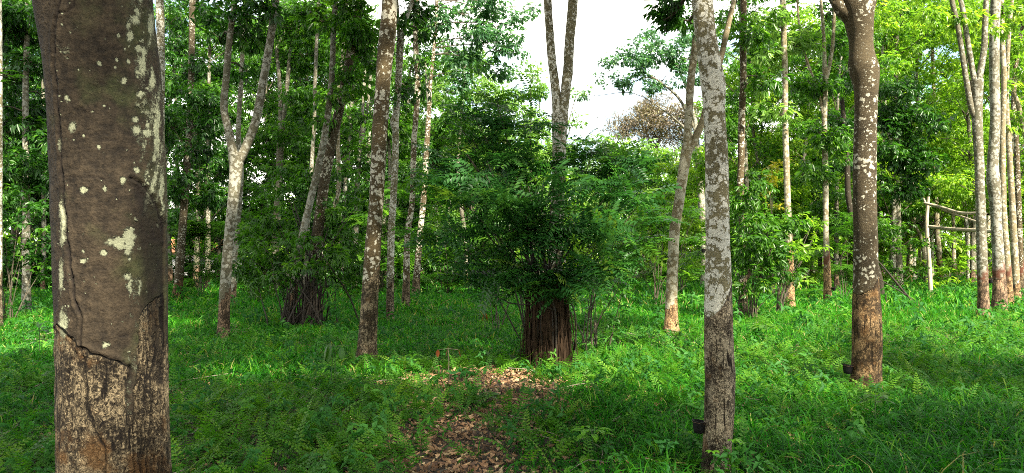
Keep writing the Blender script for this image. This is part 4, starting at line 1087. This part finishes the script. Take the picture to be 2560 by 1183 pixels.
# near, long arching blades
x, y = scatter(80000, 3.4, 9.5, r)
keep = (r.random(len(x)) > np.clip(path_mask(x, y), 0, 1) * 1.0) & (r.random(len(x)) > fern_mask(x, y) * .82)
x, y = x[keep], y[keep]
right = np.clip((x + .3) / 1.5, .45, 1)
blades(g, x, y, r.uniform(.13, .40, len(x)) * hv(x, y) * right, r.uniform(.006, .013, len(x)), r, (.1, .8), (.8, 2.2), 4, .36)
# middle, lush short broad blades
x, y = scatter(185000, 9, 20, r)
keep = (r.random(len(x)) > np.clip(path_mask(x, y), 0, 1)) & (r.random(len(x)) > fern_mask(x, y) * .6)
x, y = x[keep], y[keep]
blades(g, x, y, r.uniform(.12, .28, len(x)) * hv(x, y), r.uniform(.009, .018, len(x)), r, (.1, .9), (.6, 1.8), 3, .45)
x, y = scatter(130000, 19, 42, r)
blades(g, x, y, r.uniform(.16, .38, len(x)) * hv(x, y), r.uniform(.022, .040, len(x)), r, (.1, .9), (.6, 1.6), 2, .5)
tag(g.build('grass', [GRASS]), kind='stuff')

# ferns: arching fronds of narrow leaflets
FERN = leaf_mat("fern_green", [(0, (0.022, 0.085, 0.008)), (.5, (0.05, 0.155, 0.012)), (.85, (0.09, 0.21, 0.016)), (1, (0.13, 0.23, 0.025))], .4, 1.5, .5, .15)


def fronds(g, x, y, L, r, pairs=12, tint=.45, z=None, elev=(.5, 1.25), wid=.20, tsp=.2, az=None):
    n = len(x)
    az = r.uniform(0, 2 * PI, n) if az is None else az
    e = r.uniform(*elev, n)
    c = r.uniform(.6, 1.6, n)
    pos = np.stack([x, y, gz(x, y) if z is None else z], 1)
    hd = np.stack([np.cos(az), np.sin(az), np.zeros(n)], 1); sd = np.stack([-np.sin(az), np.cos(az), np.zeros(n)], 1)
    roll = r.uniform(-.6, .6, n)
    up = np.array([0, 0, 1.0])
    ti = np.clip(tint + r.normal(0, tsp, n), 0, 1)
    VS, TT = [], []
    R = []
    for k in range(pairs + 1):
        t = k / pairs
        st = (L / pairs)[:, None]
        tan = hd * np.cos(e)[:, None] + up * np.sin(e)[:, None]
        nrm = -hd * np.sin(e)[:, None] + up * np.cos(e)[:, None]
        s = sd * np.cos(roll)[:, None] + nrm * np.sin(roll)[:, None]
        R.append(np.stack([pos - s * (.002 + .002 * (1 - t)), pos + s * (.002 + .002 * (1 - t))], 1))
        if k > 1:
            w = (L * wid * (1 - t) ** .75 * min(1, t * 4 + .35))[:, None]
            hw = st * .40
            for sg in (-1, 1):
                tip = pos + s * sg * w + tan * w * .25 - up * w * .15
                VS.append(np.stack([pos - tan * hw, tip * .55 + pos * .45 + tan * hw * .9, tip, tip * .5 + pos * .5 - tan * hw * .9], 1)); TT.append(ti)
        pos = pos + tan * st
        e = e - c / pairs
    V = np.stack(VS, 1).reshape(-1, 3)
    base = (np.arange(n * len(VS)) * 4)[:, None, None] + np.array([[0, 1, 2], [0, 2, 3]])[None]
    g.add(V, base.reshape(-1, 3), 0, tint=np.repeat(np.stack(TT, 1).ravel(), 4))
    Rv = np.stack(R, 1)                       # n, pairs+1, 2, 3
    k = pairs + 1
    b = (np.arange(n) * k * 2)[:, None, None]
    Q = b + (np.arange(pairs) * 2)[None, :, None] + np.array([0, 1, 3, 2])[None, None]
    g.add(Rv.reshape(-1, 3), Q.reshape(-1, 4), 0, tint=np.repeat(ti * .6, k * 2))


g = Geo(); r = np.random.default_rng(41)
x, y = scatter(19000, 3.6, 11, r)
keep = (r.random(len(x)) < fern_mask(x, y) * .8 + .06) & (r.random(len(x)) > np.clip(path_mask(x, y), 0, 1) * .95)
x, y = x[keep], y[keep]
fronds(g, x, y, r.uniform(.16, .42, len(x)), r, 12, .52, tsp=.28, elev=(.6, 1.35), wid=.19)
x, y = scatter(16000, 10.5, 22, r)
keep = r.random(len(x)) < fern_mask(x, y) * .9 + .05
x, y = x[keep], y[keep]
fronds(g, x, y, r.uniform(.2, .42, len(x)), r, 8, .5, wid=.26)
tag(g.build('fern_undergrowth', [FERN]), kind='stuff')

# broad-leaved herbs between them
HERB = leaf_mat("herb_green", [(0, (0.02, 0.095, 0.02)), (.6, (0.045, 0.16, 0.028)), (1, (0.11, 0.26, 0.03))], .4, 1.5, .55, .15)
g = Geo(); r = np.random.default_rng(51)
x, y = scatter(1700, 3.6, 14, r)
keep = r.random(len(x)) > np.clip(path_mask(x, y), 0, 1) * .93
x, y = x[keep], y[keep]
add_sprays(g, np.stack([x, y, gz(x, y) + r.uniform(.03, .22, len(x))], 1), 'broad', .62, r, 0, .4)
x, y = scatter(2000, 14, 40, r)
add_sprays(g, np.stack([x, y, gz(x, y) + r.uniform(.05, .35, len(x))], 1), 'broad', 1.1, r, 0, .45)
tag(g.build('herb_undergrowth', [HERB]), kind='stuff')

# dead leaves on the path and between the plants
LIT = leaf_mat("fallen_leaf", [(0, (0.035, 0.018, 0.010)), (.35, (0.14, 0.072, 0.035)), (.7, (0.29, 0.17, 0.085)), (1, (0.46, 0.34, 0.19))], .12, 1.1, .6, .3)
g = Geo(); r = np.random.default_rng(61)
x, y = scatter(75000, 3.4, 12, r, .5)
keep = r.random(len(x)) < np.clip(path_mask(x, y) * 1.3, .08, 1)
x, y = x[keep], y[keep]
n = len(x)
az = r.uniform(0, 2 * PI, n); Lf = .018 + .062 * r.random(n) ** 1.9; Wf = Lf * r.uniform(.32, .5, n)
h = np.stack([np.cos(az), np.sin(az), r.normal(0, .22, n)], 1); s = np.stack([-np.sin(az), np.cos(az), r.normal(0, .3, n)], 1)
c = np.stack([x, y, gz(x, y) + .006 + r.random(n) ** 2 * .035], 1)
cu = r.uniform(-.02, .035, n)
lift = np.stack([0 * cu, 0 * cu, np.abs(cu)], 1)
V = np.stack([c - h * Lf[:, None] / 2 + lift, c - h * Lf[:, None] * .15 + s * Wf[:, None] / 2 + lift * .5, c + h * Lf[:, None] * .2 + s * Wf[:, None] * .42 + lift * .3, c + h * Lf[:, None] / 2 + lift,
              c + h * Lf[:, None] * .2 - s * Wf[:, None] * .42 + lift * .5, c - h * Lf[:, None] * .15 - s * Wf[:, None] / 2 + lift * .2], 1)
b = (np.arange(n) * 6)[:, None, None]
Q = b + np.array([[0, 1, 2, 3], [0, 3, 4, 5]])[None]
g.add(V.reshape(-1, 3), Q.reshape(-1, 4), 0, tint=np.repeat(np.clip(r.normal(.5, .26, n), 0, 1), 6))
tag(g.build('leaf_litter', [LIT], smooth=False), kind='stuff')

# fallen twigs lying about
g = Geo(); r = np.random.default_rng(71)
x, y = scatter(420, 3.8, 16, r, .6)
for a, b in zip(x, y):
    L_ = r.uniform(.12, .7); az = r.uniform(0, 6.28); z0 = float(gz(a, b)) + .02
    p = np.array([[a, b, z0], [a + math.cos(az) * L_ * .5, b + math.sin(az) * L_ * .5, z0 + r.uniform(.0, .06)], [a + math.cos(az + .25) * L_, b + math.sin(az + .25) * L_, z0 + r.uniform(.0, .10)]])
    v, q, _, _ = tube(smooth_path(p, .08), np.full(len(smooth_path(p, .08)), r.uniform(.002, .007)), 5); g.add(v, q, 0)
tag(g.build('twig_litter', [TWIGPALE]), kind='stuff')

# ------------------------------------------------------------------ single plants one can point to
def big_leaf(g, base, az, el, L, W, mat=0, tint=.5, droop=.6, segs=6, cup=.15):
    """ovate leaf with a midrib fold"""
    pos = np.array(base, float); e = el
    rows = []
    for k in range(segs + 1):
        t = k / segs
        w = W / 2 * math.sin(PI * min(1, t * .92 + .06)) ** .8 if 0 < k < segs else .001
        hd = np.array([math.cos(az) * math.cos(e), math.sin(az) * math.cos(e), math.sin(e)])
        sd = np.array([-math.sin(az), math.cos(az), 0]); up = np.cross(hd, sd)
        rows.append([pos + sd * w + up * w * cup, pos.copy(), pos - sd * w + up * w * cup])
        pos = pos + hd * L / segs; e -= droop / segs
    v = np.array(rows).reshape(-1, 3)
    q = []
    for k in range(segs):
        for j in range(2):
            q.append([k * 3 + j, k * 3 + j + 1, k * 3 + j + 4, k * 3 + j + 3])
    g.add(v, q, mat, tint=tint)


def stalk(g, pts, r0, r1, mat=1, segs=6):
    p = smooth_path(np.array(pts, float), .03)
    v, q, _, _ = tube(p, np.linspace(r0, r1, len(p)), segs); g.add(v, q, mat, tint=.4)


GREENSTEM = plain_mat("green_stem", (0.03, 0.07, 0.02), (0.07, 0.12, 0.04), 20)


def plant(name, label, cat, d, px, py, group=None):
    b = P(px, py, d); b[2] = float(gz(b[0], b[1]))
    return thing(name, label, cat, b, group), b


# tall seedling with hanging leaves, left of the dark spotted trunk
root, b = plant('seedling', 'tall thin seedling with three long leaves hanging limply, left of the dark spotted trunk', 'seedling', 8.3, 836, 985)
sg, lg = Geo(), Geo()
topp = P(838, 868, 8.3) - b
stalk(sg, [(0, 0, -.05), (.005, 0, topp[2] * .5), topp], .006, .004, 0)
stalk(sg, [(-.03, .02, -.05), (-.035, .02, topp[2] * .4), topp + np.array([-.02, 0, -.03])], .005, .003, 0)
for (px_, py_, az, L_) in ((820, 862, PI + .5, .21), (826, 858, PI + 1.2, .21), (852, 868, -.9, .14), (878, 866, -.3, .18)):
    a = P(px_, py_, 8.3) - b; stalk(sg, [topp, (topp + a) / 2 + np.array([0, 0, .02]), a], .003, .002, 0)
    big_leaf(lg, a, az, -1.25, L_, .075, tint=.25, droop=.35)
for (px_, py_, az) in ((815, 940, PI + .4), (860, 945, -.5), (846, 930, -1.6)):
    a = P(px_, py_, 8.3) - b; stalk(sg, [(0, 0, .1), a], .003, .002, 0); big_leaf(lg, a, az, .1, .14, .06, tint=.6, droop=.7)
sg.build('stem', [GREENSTEM], root); lg.build('leaves', [LM['mid']], root)

# rust-red dying leaves
for (px_, py_, top, d_, lab) in ((1120, 940, 872, 9.3, 'small seedling with rust-red drooping leaves at the back of the leaf litter path'), (1211, 830, 782, 13.2, 'lone seedling with one hanging rust-brown leaf, left of the big bush')):
    root, b = plant('seedling', lab, 'seedling', d_, px_, py_)
    sg, lg = Geo(), Geo(); tp = P(px_, top, d_) - b
    stalk(sg, [(0, 0, -.05), (.01, 0, tp[2] * .5), tp], .006, .004, 0)
    rr_ = np.random.default_rng(px_)
    for k in range(3 if d_ < 10 else 2):
        a = tp + np.array([(-.12 + .12 * k) if d_ < 10 else .02 * k, 0, -.01]); stalk(sg, [tp, a], .003, .002, 0)
        big_leaf(lg, a, rr_.uniform(0, 6), -1.2, .10 if d_ < 10 else .14, .045, tint=rr_.uniform(.2, .9), droop=.3)
    sg.build('stem', [TWIG], root); lg.build('leaves', [LM['rust']], root)

# bright rosette seedling in the grass, and others of its kind
def rosette(label, d, px, py, top, n, L, W, tint=.7, mat='seed', name='seedling', cat='seedling', tiers=2, seed=1):
    root, b = plant(name, label, cat, d, px, py)
    rr_ = np.random.default_rng(seed); sg, lg = Geo(), Geo()
    tp = P(px, top, d) - b
    stalk(sg, [(0, 0, -.05), (rr_.normal(0, .01), 0, tp[2] * .5), tp], .006, .004, 0)
    for t in range(tiers):
        c = tp * (1 - .35 * t / max(1, tiers))
        for k in range(n):
            az = k * 2 * PI / n + t * .6 + rr_.uniform(-.25, .25)
            a = c + np.array([math.cos(az), math.sin(az), .3]) * L * .3
            stalk(sg, [c, a], .003, .002, 0, 5)
            big_leaf(lg, a, az, rr_.uniform(.0, .4), L * rr_.uniform(.75, 1.1), W, tint=np.clip(tint + rr_.normal(0, .15), 0, 1), droop=rr_.uniform(.6, 1.2))
    sg.build('stem', [GREENSTEM], root); lg.build('leaves', [LM[mat]], root)


rosette('bright green rosette seedling in the near grass left of the black cup', 6.0, 1480, 1128, 1078, 6, .15, .05, .75, seed=2)
rosette('broad-leaved young plant growing in the middle of the leaf litter path', 7.6, 1205, 1050, 990, 6, .15, .085, .35, 'mid', seed=3)
rosette('leafy seedling between the fern patches at the left foreground', 7.2, 600, 1065, 1012, 5, .14, .06, .5, 'mid', seed=4)
rosette('small bright seedling in the grass before the thick dark brown trunk', 6.9, 2190, 1050, 990, 5, .15, .06, .45, 'mid', seed=5)
rosette('leafy sapling standing among ferns between the two nearest right-hand trunks', 12.5, 1915, 880, 815, 6, .2, .09, .6, 'mid', seed=6, tiers=3)
rosette('leafy seedling in the ferns in front of the shaggy stump', 8.0, 1330, 990, 950, 5, .12, .045, .6, 'mid', seed=8)
rosette('low seedling at the lower right corner of the leaf litter path', 6.1, 1280, 1110, 1075, 5, .13, .05, .6, 'mid', seed=9)
rosette('dark seedling in the shaded grass at the left picture edge', 11, 100, 880, 812, 5, .2, .07, .2, 'dark', seed=10)

# lobed bright leaves at the foot of the nearest right-hand trunk
def lobed(label, d, px, py, leaves, seed):
    root, b = plant('lobed_seedling', label, 'seedling', d, px, py)
    sg, lg = Geo(), Geo()
    for (lx, ly, s, az0) in leaves:
        c = P(lx, ly, d - .02) - b
        stalk(sg, [(0, 0, -.03), c * .5 + np.array([0, 0, .02]), c], .004, .002, 0)
        for k in range(5):
            az = az0 + (k - 2) * .62
            big_leaf(lg, c, az, .35, s * (1 - .14 * abs(k - 2)), s * .34, tint=.85, droop=.9, cup=.08)
    sg.build('stem', [GREENSTEM], root); lg.build('leaves', [LM['seed']], root)


lobed('bright lobed leaf on a stalk at the left foot of the white-patched trunk', 5.25, 1790, 1180, [(1782, 1128, .075, -1.7)], 1)
lobed('two bright lobed leaves beside the right foot of the white-patched trunk', 5.3, 1840, 1165, [(1832, 1100, .08, -1.2), (1848, 1108, .06, -.3)], 2)

# single ferns one can point to
def fern(label, d, px, py, n, L, seed, tint=.6, elev=(.7, 1.25)):
    root, b = plant('fern', label, 'fern', d, px, py)
    rr_ = np.random.default_rng(seed)
    for k in range(n):
        g = Geo()
        fronds(g, np.zeros(1), np.zeros(1), np.array([L * rr_.uniform(.8, 1.15)]), rr_, 14, tint, z=np.zeros(1), elev=elev, wid=.17, az=np.array([k * 2 * PI / n + rr_.uniform(-.5, .5)]))
        g.build('frond', [FERN], root)


fern('bright fern spreading at the bottom edge left of the leaf litter path', 5.5, 850, 1175, 7, .36, 1, .8)
fern('upright fern at the left edge of the leaf litter path', 7.4, 1060, 1055, 5, .34, 2, .55, (1.0, 1.4))
fern('pale fern in the patch right of the huge near trunk', 7.0, 480, 1060, 7, .40, 3, .75)
fern('fern sprawling at the right edge of the leaf litter path', 7.0, 1410, 1040, 6, .30, 4, .7)
fern('fern behind the path, close left of the shaggy stump', 9.6, 1250, 930, 6, .36, 5, .45, (1.0, 1.4))
fern('tall fern among the grass left of the nearest white-patched trunk', 8.6, 1640, 985, 6, .40, 6, .5)
fern('fern with nodding fronds before the bright grass patch', 10.2, 1560, 915, 6, .42, 7, .45)
fern('small fern at the bottom edge inside the leaf litter path', 5.4, 1120, 1165, 3, .2, 8, .8, (.3, .7))

# bright leaves that hang in from the left edge
root, b = plant('sapling', 'sapling at the left picture edge holding out large bright leaves', 'sapling', 4.6, -60, 1260)
sg, lg = Geo(), Geo()
tp = P(-40, 190, 4.6) - b
stalk(sg, [(0, 0, -.05), (tp[0] * .3, .05, tp[2] * .5), tp], .014, .006, 0)
for (px_, py_, az, L_) in ((8, 178, .1, .11), (20, 192, -.1, .12), (2, 205, -.4, .13), (34, 188, .25, .07), (40, 196, -.6, .08), (-20, 180, 1, .13), (-10, 215, -1, .13)):
    a = P(px_, py_, 4.6) - b; stalk(sg, [tp, (tp + a) / 2 + np.array([0, 0, .01]), a], .003, .002, 0); big_leaf(lg, a, az, .1, L_, .045, tint=.35, droop=.5)
sg.build('stem', [TWIG], root); lg.build('leaves', [LM['seed']], root)

# ------------------------------------------------------------------ latex cups
CUP = plain_mat("black_plastic", (0.002, 0.002, 0.0022), (0.005, 0.005, 0.006), 12, .6, bump=.05, spec=.2)
WIRE = plain_mat("rusty_wire", (0.05, 0.03, 0.02), (0.12, 0.08, 0.05), 40, .6)


def cup_mesh(rt, h):
    g = Geo()
    prof = [(.0, 0), (.55, 0), (.68, .10), (.82, .45), (.93, .85), (.97, .93), (1.04, .94), (1.05, 1.0), (.96, 1.0), (.90, .86), (.78, .46), (.6, .16), (0, .12)]
    n = 28; a = np.linspace(0, 2 * PI, n, endpoint=False)
    v = np.array([[rt * pr * math.cos(t), rt * pr * math.sin(t), h * z] for pr, z in prof for t in a])
    q = [[i * n + j, i * n + (j + 1) % n, (i + 1) * n + (j + 1) % n, (i + 1) * n + j] for i in range(len(prof) - 1) for j in range(n)]
    g.add(v, q)
    return g


def cup(label, d, px, py, wpx, side, tilt=.12):
    """px, py: middle of the rim; side: +1 the trunk stands to the right of the cup"""
    c = P(px, py, d); rt = wpx * d / F / 2; h = rt * 1.65
    root = thing('latex_cup', label, 'latex cup', (c[0], c[1], c[2] - h), 'latex cups on the trunks')
    o = cup_mesh(rt, h).build('bowl', [CUP], root); o.rotation_euler = (0, tilt * side, 0)
    g = Geo(); t = np.linspace(0, 2 * PI, 25)
    v, q, _, _ = tube(np.stack([np.cos(t) * rt * 1.0, np.sin(t) * rt * 1.0, np.full(25, h * .88)], 1), np.full(25, rt * .035), 6); g.add(v, q)
    v, q, _, _ = tube(np.array([[rt * side, 0, h * .88], [rt * side * 1.25, 0, h * .86], [rt * side * 1.7, .01, h * .8]]), np.full(3, rt * .04), 6); g.add(v, q)
    o = g.build('wire_holder', [WIRE], root); o.rotation_euler = (0, tilt * side, 0)


cup('black cup hanging low on the left of the nearest white-patched trunk', 5.5, 1746, 1052, 37, 1)
cup('black cup hanging left of the thick dark brown trunk', 8.7, 2118, 912, 27, 1)
cup('small black cup right of the slim forked tree with the dark tapped foot', 21.3, 2085, 718, 11, -1)
cup('small black cup between the three-limbed tree and the stout grey trunk', 18.6, 2476, 697, 14, -1)
cup('tiny dark cup between the third and fourth trunks of the right-hand row', 22.3, 2534, 712, 10, -1)
cup('dark cup peeping out behind the left side of the nearest white-patched trunk', 15, 1758, 622, 12, 1)

# ------------------------------------------------------------------ rough pole frame, fallen branch, house
POLE = plain_mat("peeled_pole", (0.22, 0.18, 0.12), (0.46, 0.40, 0.30), 14, .8, (1, 1, .3), .4)
root, b = plant('pole_frame', 'rough frame of peeled poles reaching from one post to the right-hand trees', 'pole frame', 28, 2327, 728)


def pole(name, pts, d):
    rows = np.array([[*(P(x, y, d + dd) - b), w * .82 * d / F / 2] for x, y, w, dd in pts])
    p = smooth_path(rows, .12); g = Geo(); v, q, _, _ = tube(p[:, :3], p[:, 3], 10, .07, 6, int(pts[0][0] + pts[0][1])); g.add(v, q); g.build(name, [POLE], root)


pole('post', [(2327, 735, 13, 0), (2322, 640, 12, 0), (2317, 560, 11, 0), (2321, 492, 8, 0)], 28)
pole('rail', [(2312, 508, 8, -.15), (2350, 518, 10, -.8), (2400, 532, 8, -2.4), (2446, 533, 6, -5), (2470, 536, 6, -6.5)], 28)
pole('rail', [(2324, 567, 10, -.2), (2380, 573, 10, -1.5), (2440, 576, 9, -4.5), (2482, 579, 9, -7.8)], 28)
pole('rail', [(2355, 524, 6, -.7), (2400, 540, 5, -2.4), (2446, 556, 5, -5)], 28)
pole('brace', [(2318, 515, 6, .2), (2296, 475, 5, .3), (2272, 445, 4, .4)], 28)

DARKW = plain_mat("dead_wood_dark", (0.012, 0.010, 0.008), (0.045, 0.036, 0.028), 20, .9)
b = P(2305, 772, 20.8); root = thing('fallen_branch', 'dark dead branch slanting down to the grass right of the thick dark brown trunk', 'fallen branch', (b[0], b[1], float(gz(b[0], b[1]))))
b = np.array(root.location)
for nm, pts in (('limb', [(2306, 776, 10), (2276, 748, 9), (2242, 708, 8), (2215, 675, 7), (2194, 652, 5)]), ('side_branch', [(2268, 740, 6), (2240, 722, 5), (2214, 708, 4), (2196, 696, 3)]), ('side_branch', [(2218, 765, 4), (2214, 745, 4), (2216, 735, 3)])):
    rows = np.array([[*(P(x, y, 20.8) - b), w * .62 * 20.8 / F / 2] for x, y, w in pts])
    p = smooth_path(rows, .1); g = Geo(); v, q, _, _ = tube(p[:, :3], p[:, 3], 8, .15, 8, 3); g.add(v, q); g.build(nm, [DARKW], root)

def box(g, x0, x1, y0, y1, z0, z1):
    v = [(x, y, z) for z in (z0, z1) for y in (y0, y1) for x in (x0, x1)]
    g.add(v, [[0, 2, 3, 1], [4, 5, 7, 6], [0, 1, 5, 4], [2, 6, 7, 3], [0, 4, 6, 2], [1, 3, 7, 5]])


b = P(455, 660, 50); b[2] = float(gz(b[0], b[1]))
root = thing('house', 'low house with an orange roof and white wall glimpsed through the trees at the left', 'house', b)
g = Geo(); box(g, -2.6, 2.6, 0, 4, -.1, 1.55); g.build('wall', [plain_mat("white_plaster", (0.55, 0.55, 0.53), (0.8, 0.8, 0.78), 4)], root, smooth=False)
g = Geo()
v = [(-3.0, -.5, 1.5), (3.0, -.5, 1.5), (3.0, 2, 2.35), (-3.0, 2, 2.35), (3.0, 4.5, 1.5), (-3.0, 4.5, 1.5), (-3.0, -.5, 1.42), (3.0, -.5, 1.42), (3.0, 4.5, 1.42), (-3.0, 4.5, 1.42)]
g.add(v, [[0, 1, 2, 3], [3, 2, 4, 5], [6, 9, 8, 7], [0, 6, 7, 1], [4, 8, 9, 5]]); g.add(np.array(v)[[0, 3, 5, 9, 6, 1, 2, 4, 8, 7]], np.zeros((0, 4)))
g.add([v[0], v[3], v[5]], [[0, 1, 2]]); g.add([v[1], v[4], v[2]], [[0, 1, 2]])
g.build('roof', [plain_mat("orange_tile", (0.45, 0.16, 0.06), (0.65, 0.30, 0.14), 9, .8, (6, 1, 1), .5)], root, smooth=False)
for k, xx in enumerate((-1.4, 1.2)):
    g = Geo(); box(g, xx - .4, xx + .4, -.03, .02, .6, 1.25); g.build('window', [plain_mat("dark_pane", (0.02, 0.025, 0.03), (0.04, 0.05, 0.06), 3, .2)], root, smooth=False)

# ------------------------------------------------------------------ light
SUN_EL, SUN_AZ = math.radians(43), math.radians(150)      # azimuth from +Y towards +X: high, from the right and a little behind
tosun = np.array([math.cos(SUN_EL) * math.sin(SUN_AZ), math.cos(SUN_EL) * math.cos(SUN_AZ), math.sin(SUN_EL)])
sd = bpy.data.lights.new("sun", 'SUN'); sd.energy = 5.0; sd.angle = math.radians(1.5); sd.color = (1.0, .91, .74)
so = bpy.data.objects.new("sun", sd); COL.objects.link(so); so.location = (20, -10, 30)
import mathutils
so.rotation_euler = mathutils.Vector(tosun).to_track_quat('Z', 'Y').to_euler()

w = bpy.data.worlds.new("World"); scene.world = w; w.use_nodes = True
N, L = w.node_tree.nodes, w.node_tree.links
N.clear()
sky = N.new("ShaderNodeTexSky"); sky.sky_type = 'NISHITA'; sky.sun_disc = False
sky.sun_elevation = SUN_EL; sky.sun_rotation = SUN_AZ; sky.dust_density = .8; sky.air_density = 1.2
tc = N.new("ShaderNodeTexCoord")
mp = N.new("ShaderNodeMapping"); mp.inputs["Scale"].default_value = (1, 1, 2.2); L.new(tc.outputs["Generated"], mp.inputs["Vector"])
nz = N.new("ShaderNodeTexNoise"); nz.inputs["Scale"].default_value = 2.6; nz.inputs["Detail"].default_value = 7; nz.inputs["Roughness"].default_value = .58
L.new(mp.outputs[0], nz.inputs["Vector"])
cr = ramp(N, [(.40, (0, 0, 0)), (.58, (1, 1, 1))]); L.new(nz.outputs["Fac"], cr.inputs[0])
mixc = mix_col(N, L, cr.outputs[0], sky.outputs[0], (11.0, 10.6, 9.4))
bg = N.new("ShaderNodeBackground"); bg.inputs["Strength"].default_value = .08; L.new(mixc, bg.inputs[0])
wo = N.new("ShaderNodeOutputWorld"); L.new(bg.outputs[0], wo.inputs[0])

vs = scene.view_settings
scene.display_settings.display_device = 'sRGB'
vs.view_transform = 'Standard'; vs.look = 'None'; vs.gamma = 1.0; vs.use_curve_mapping = False
vs.exposure = 2.15

scene.render.engine = 'CYCLES'
cy = scene.cycles
cy.use_denoising = False
scene.cycles.pixel_filter_type = 'BLACKMAN_HARRIS'; cy.filter_width = 1.0
cy.max_bounces = 6; cy.diffuse_bounces = 3; cy.glossy_bounces = 2; cy.transmission_bounces = 5; cy.transparent_max_bounces = 4
cy.caustics_reflective = False; cy.caustics_refractive = False
cy.sample_clamp_indirect = 6
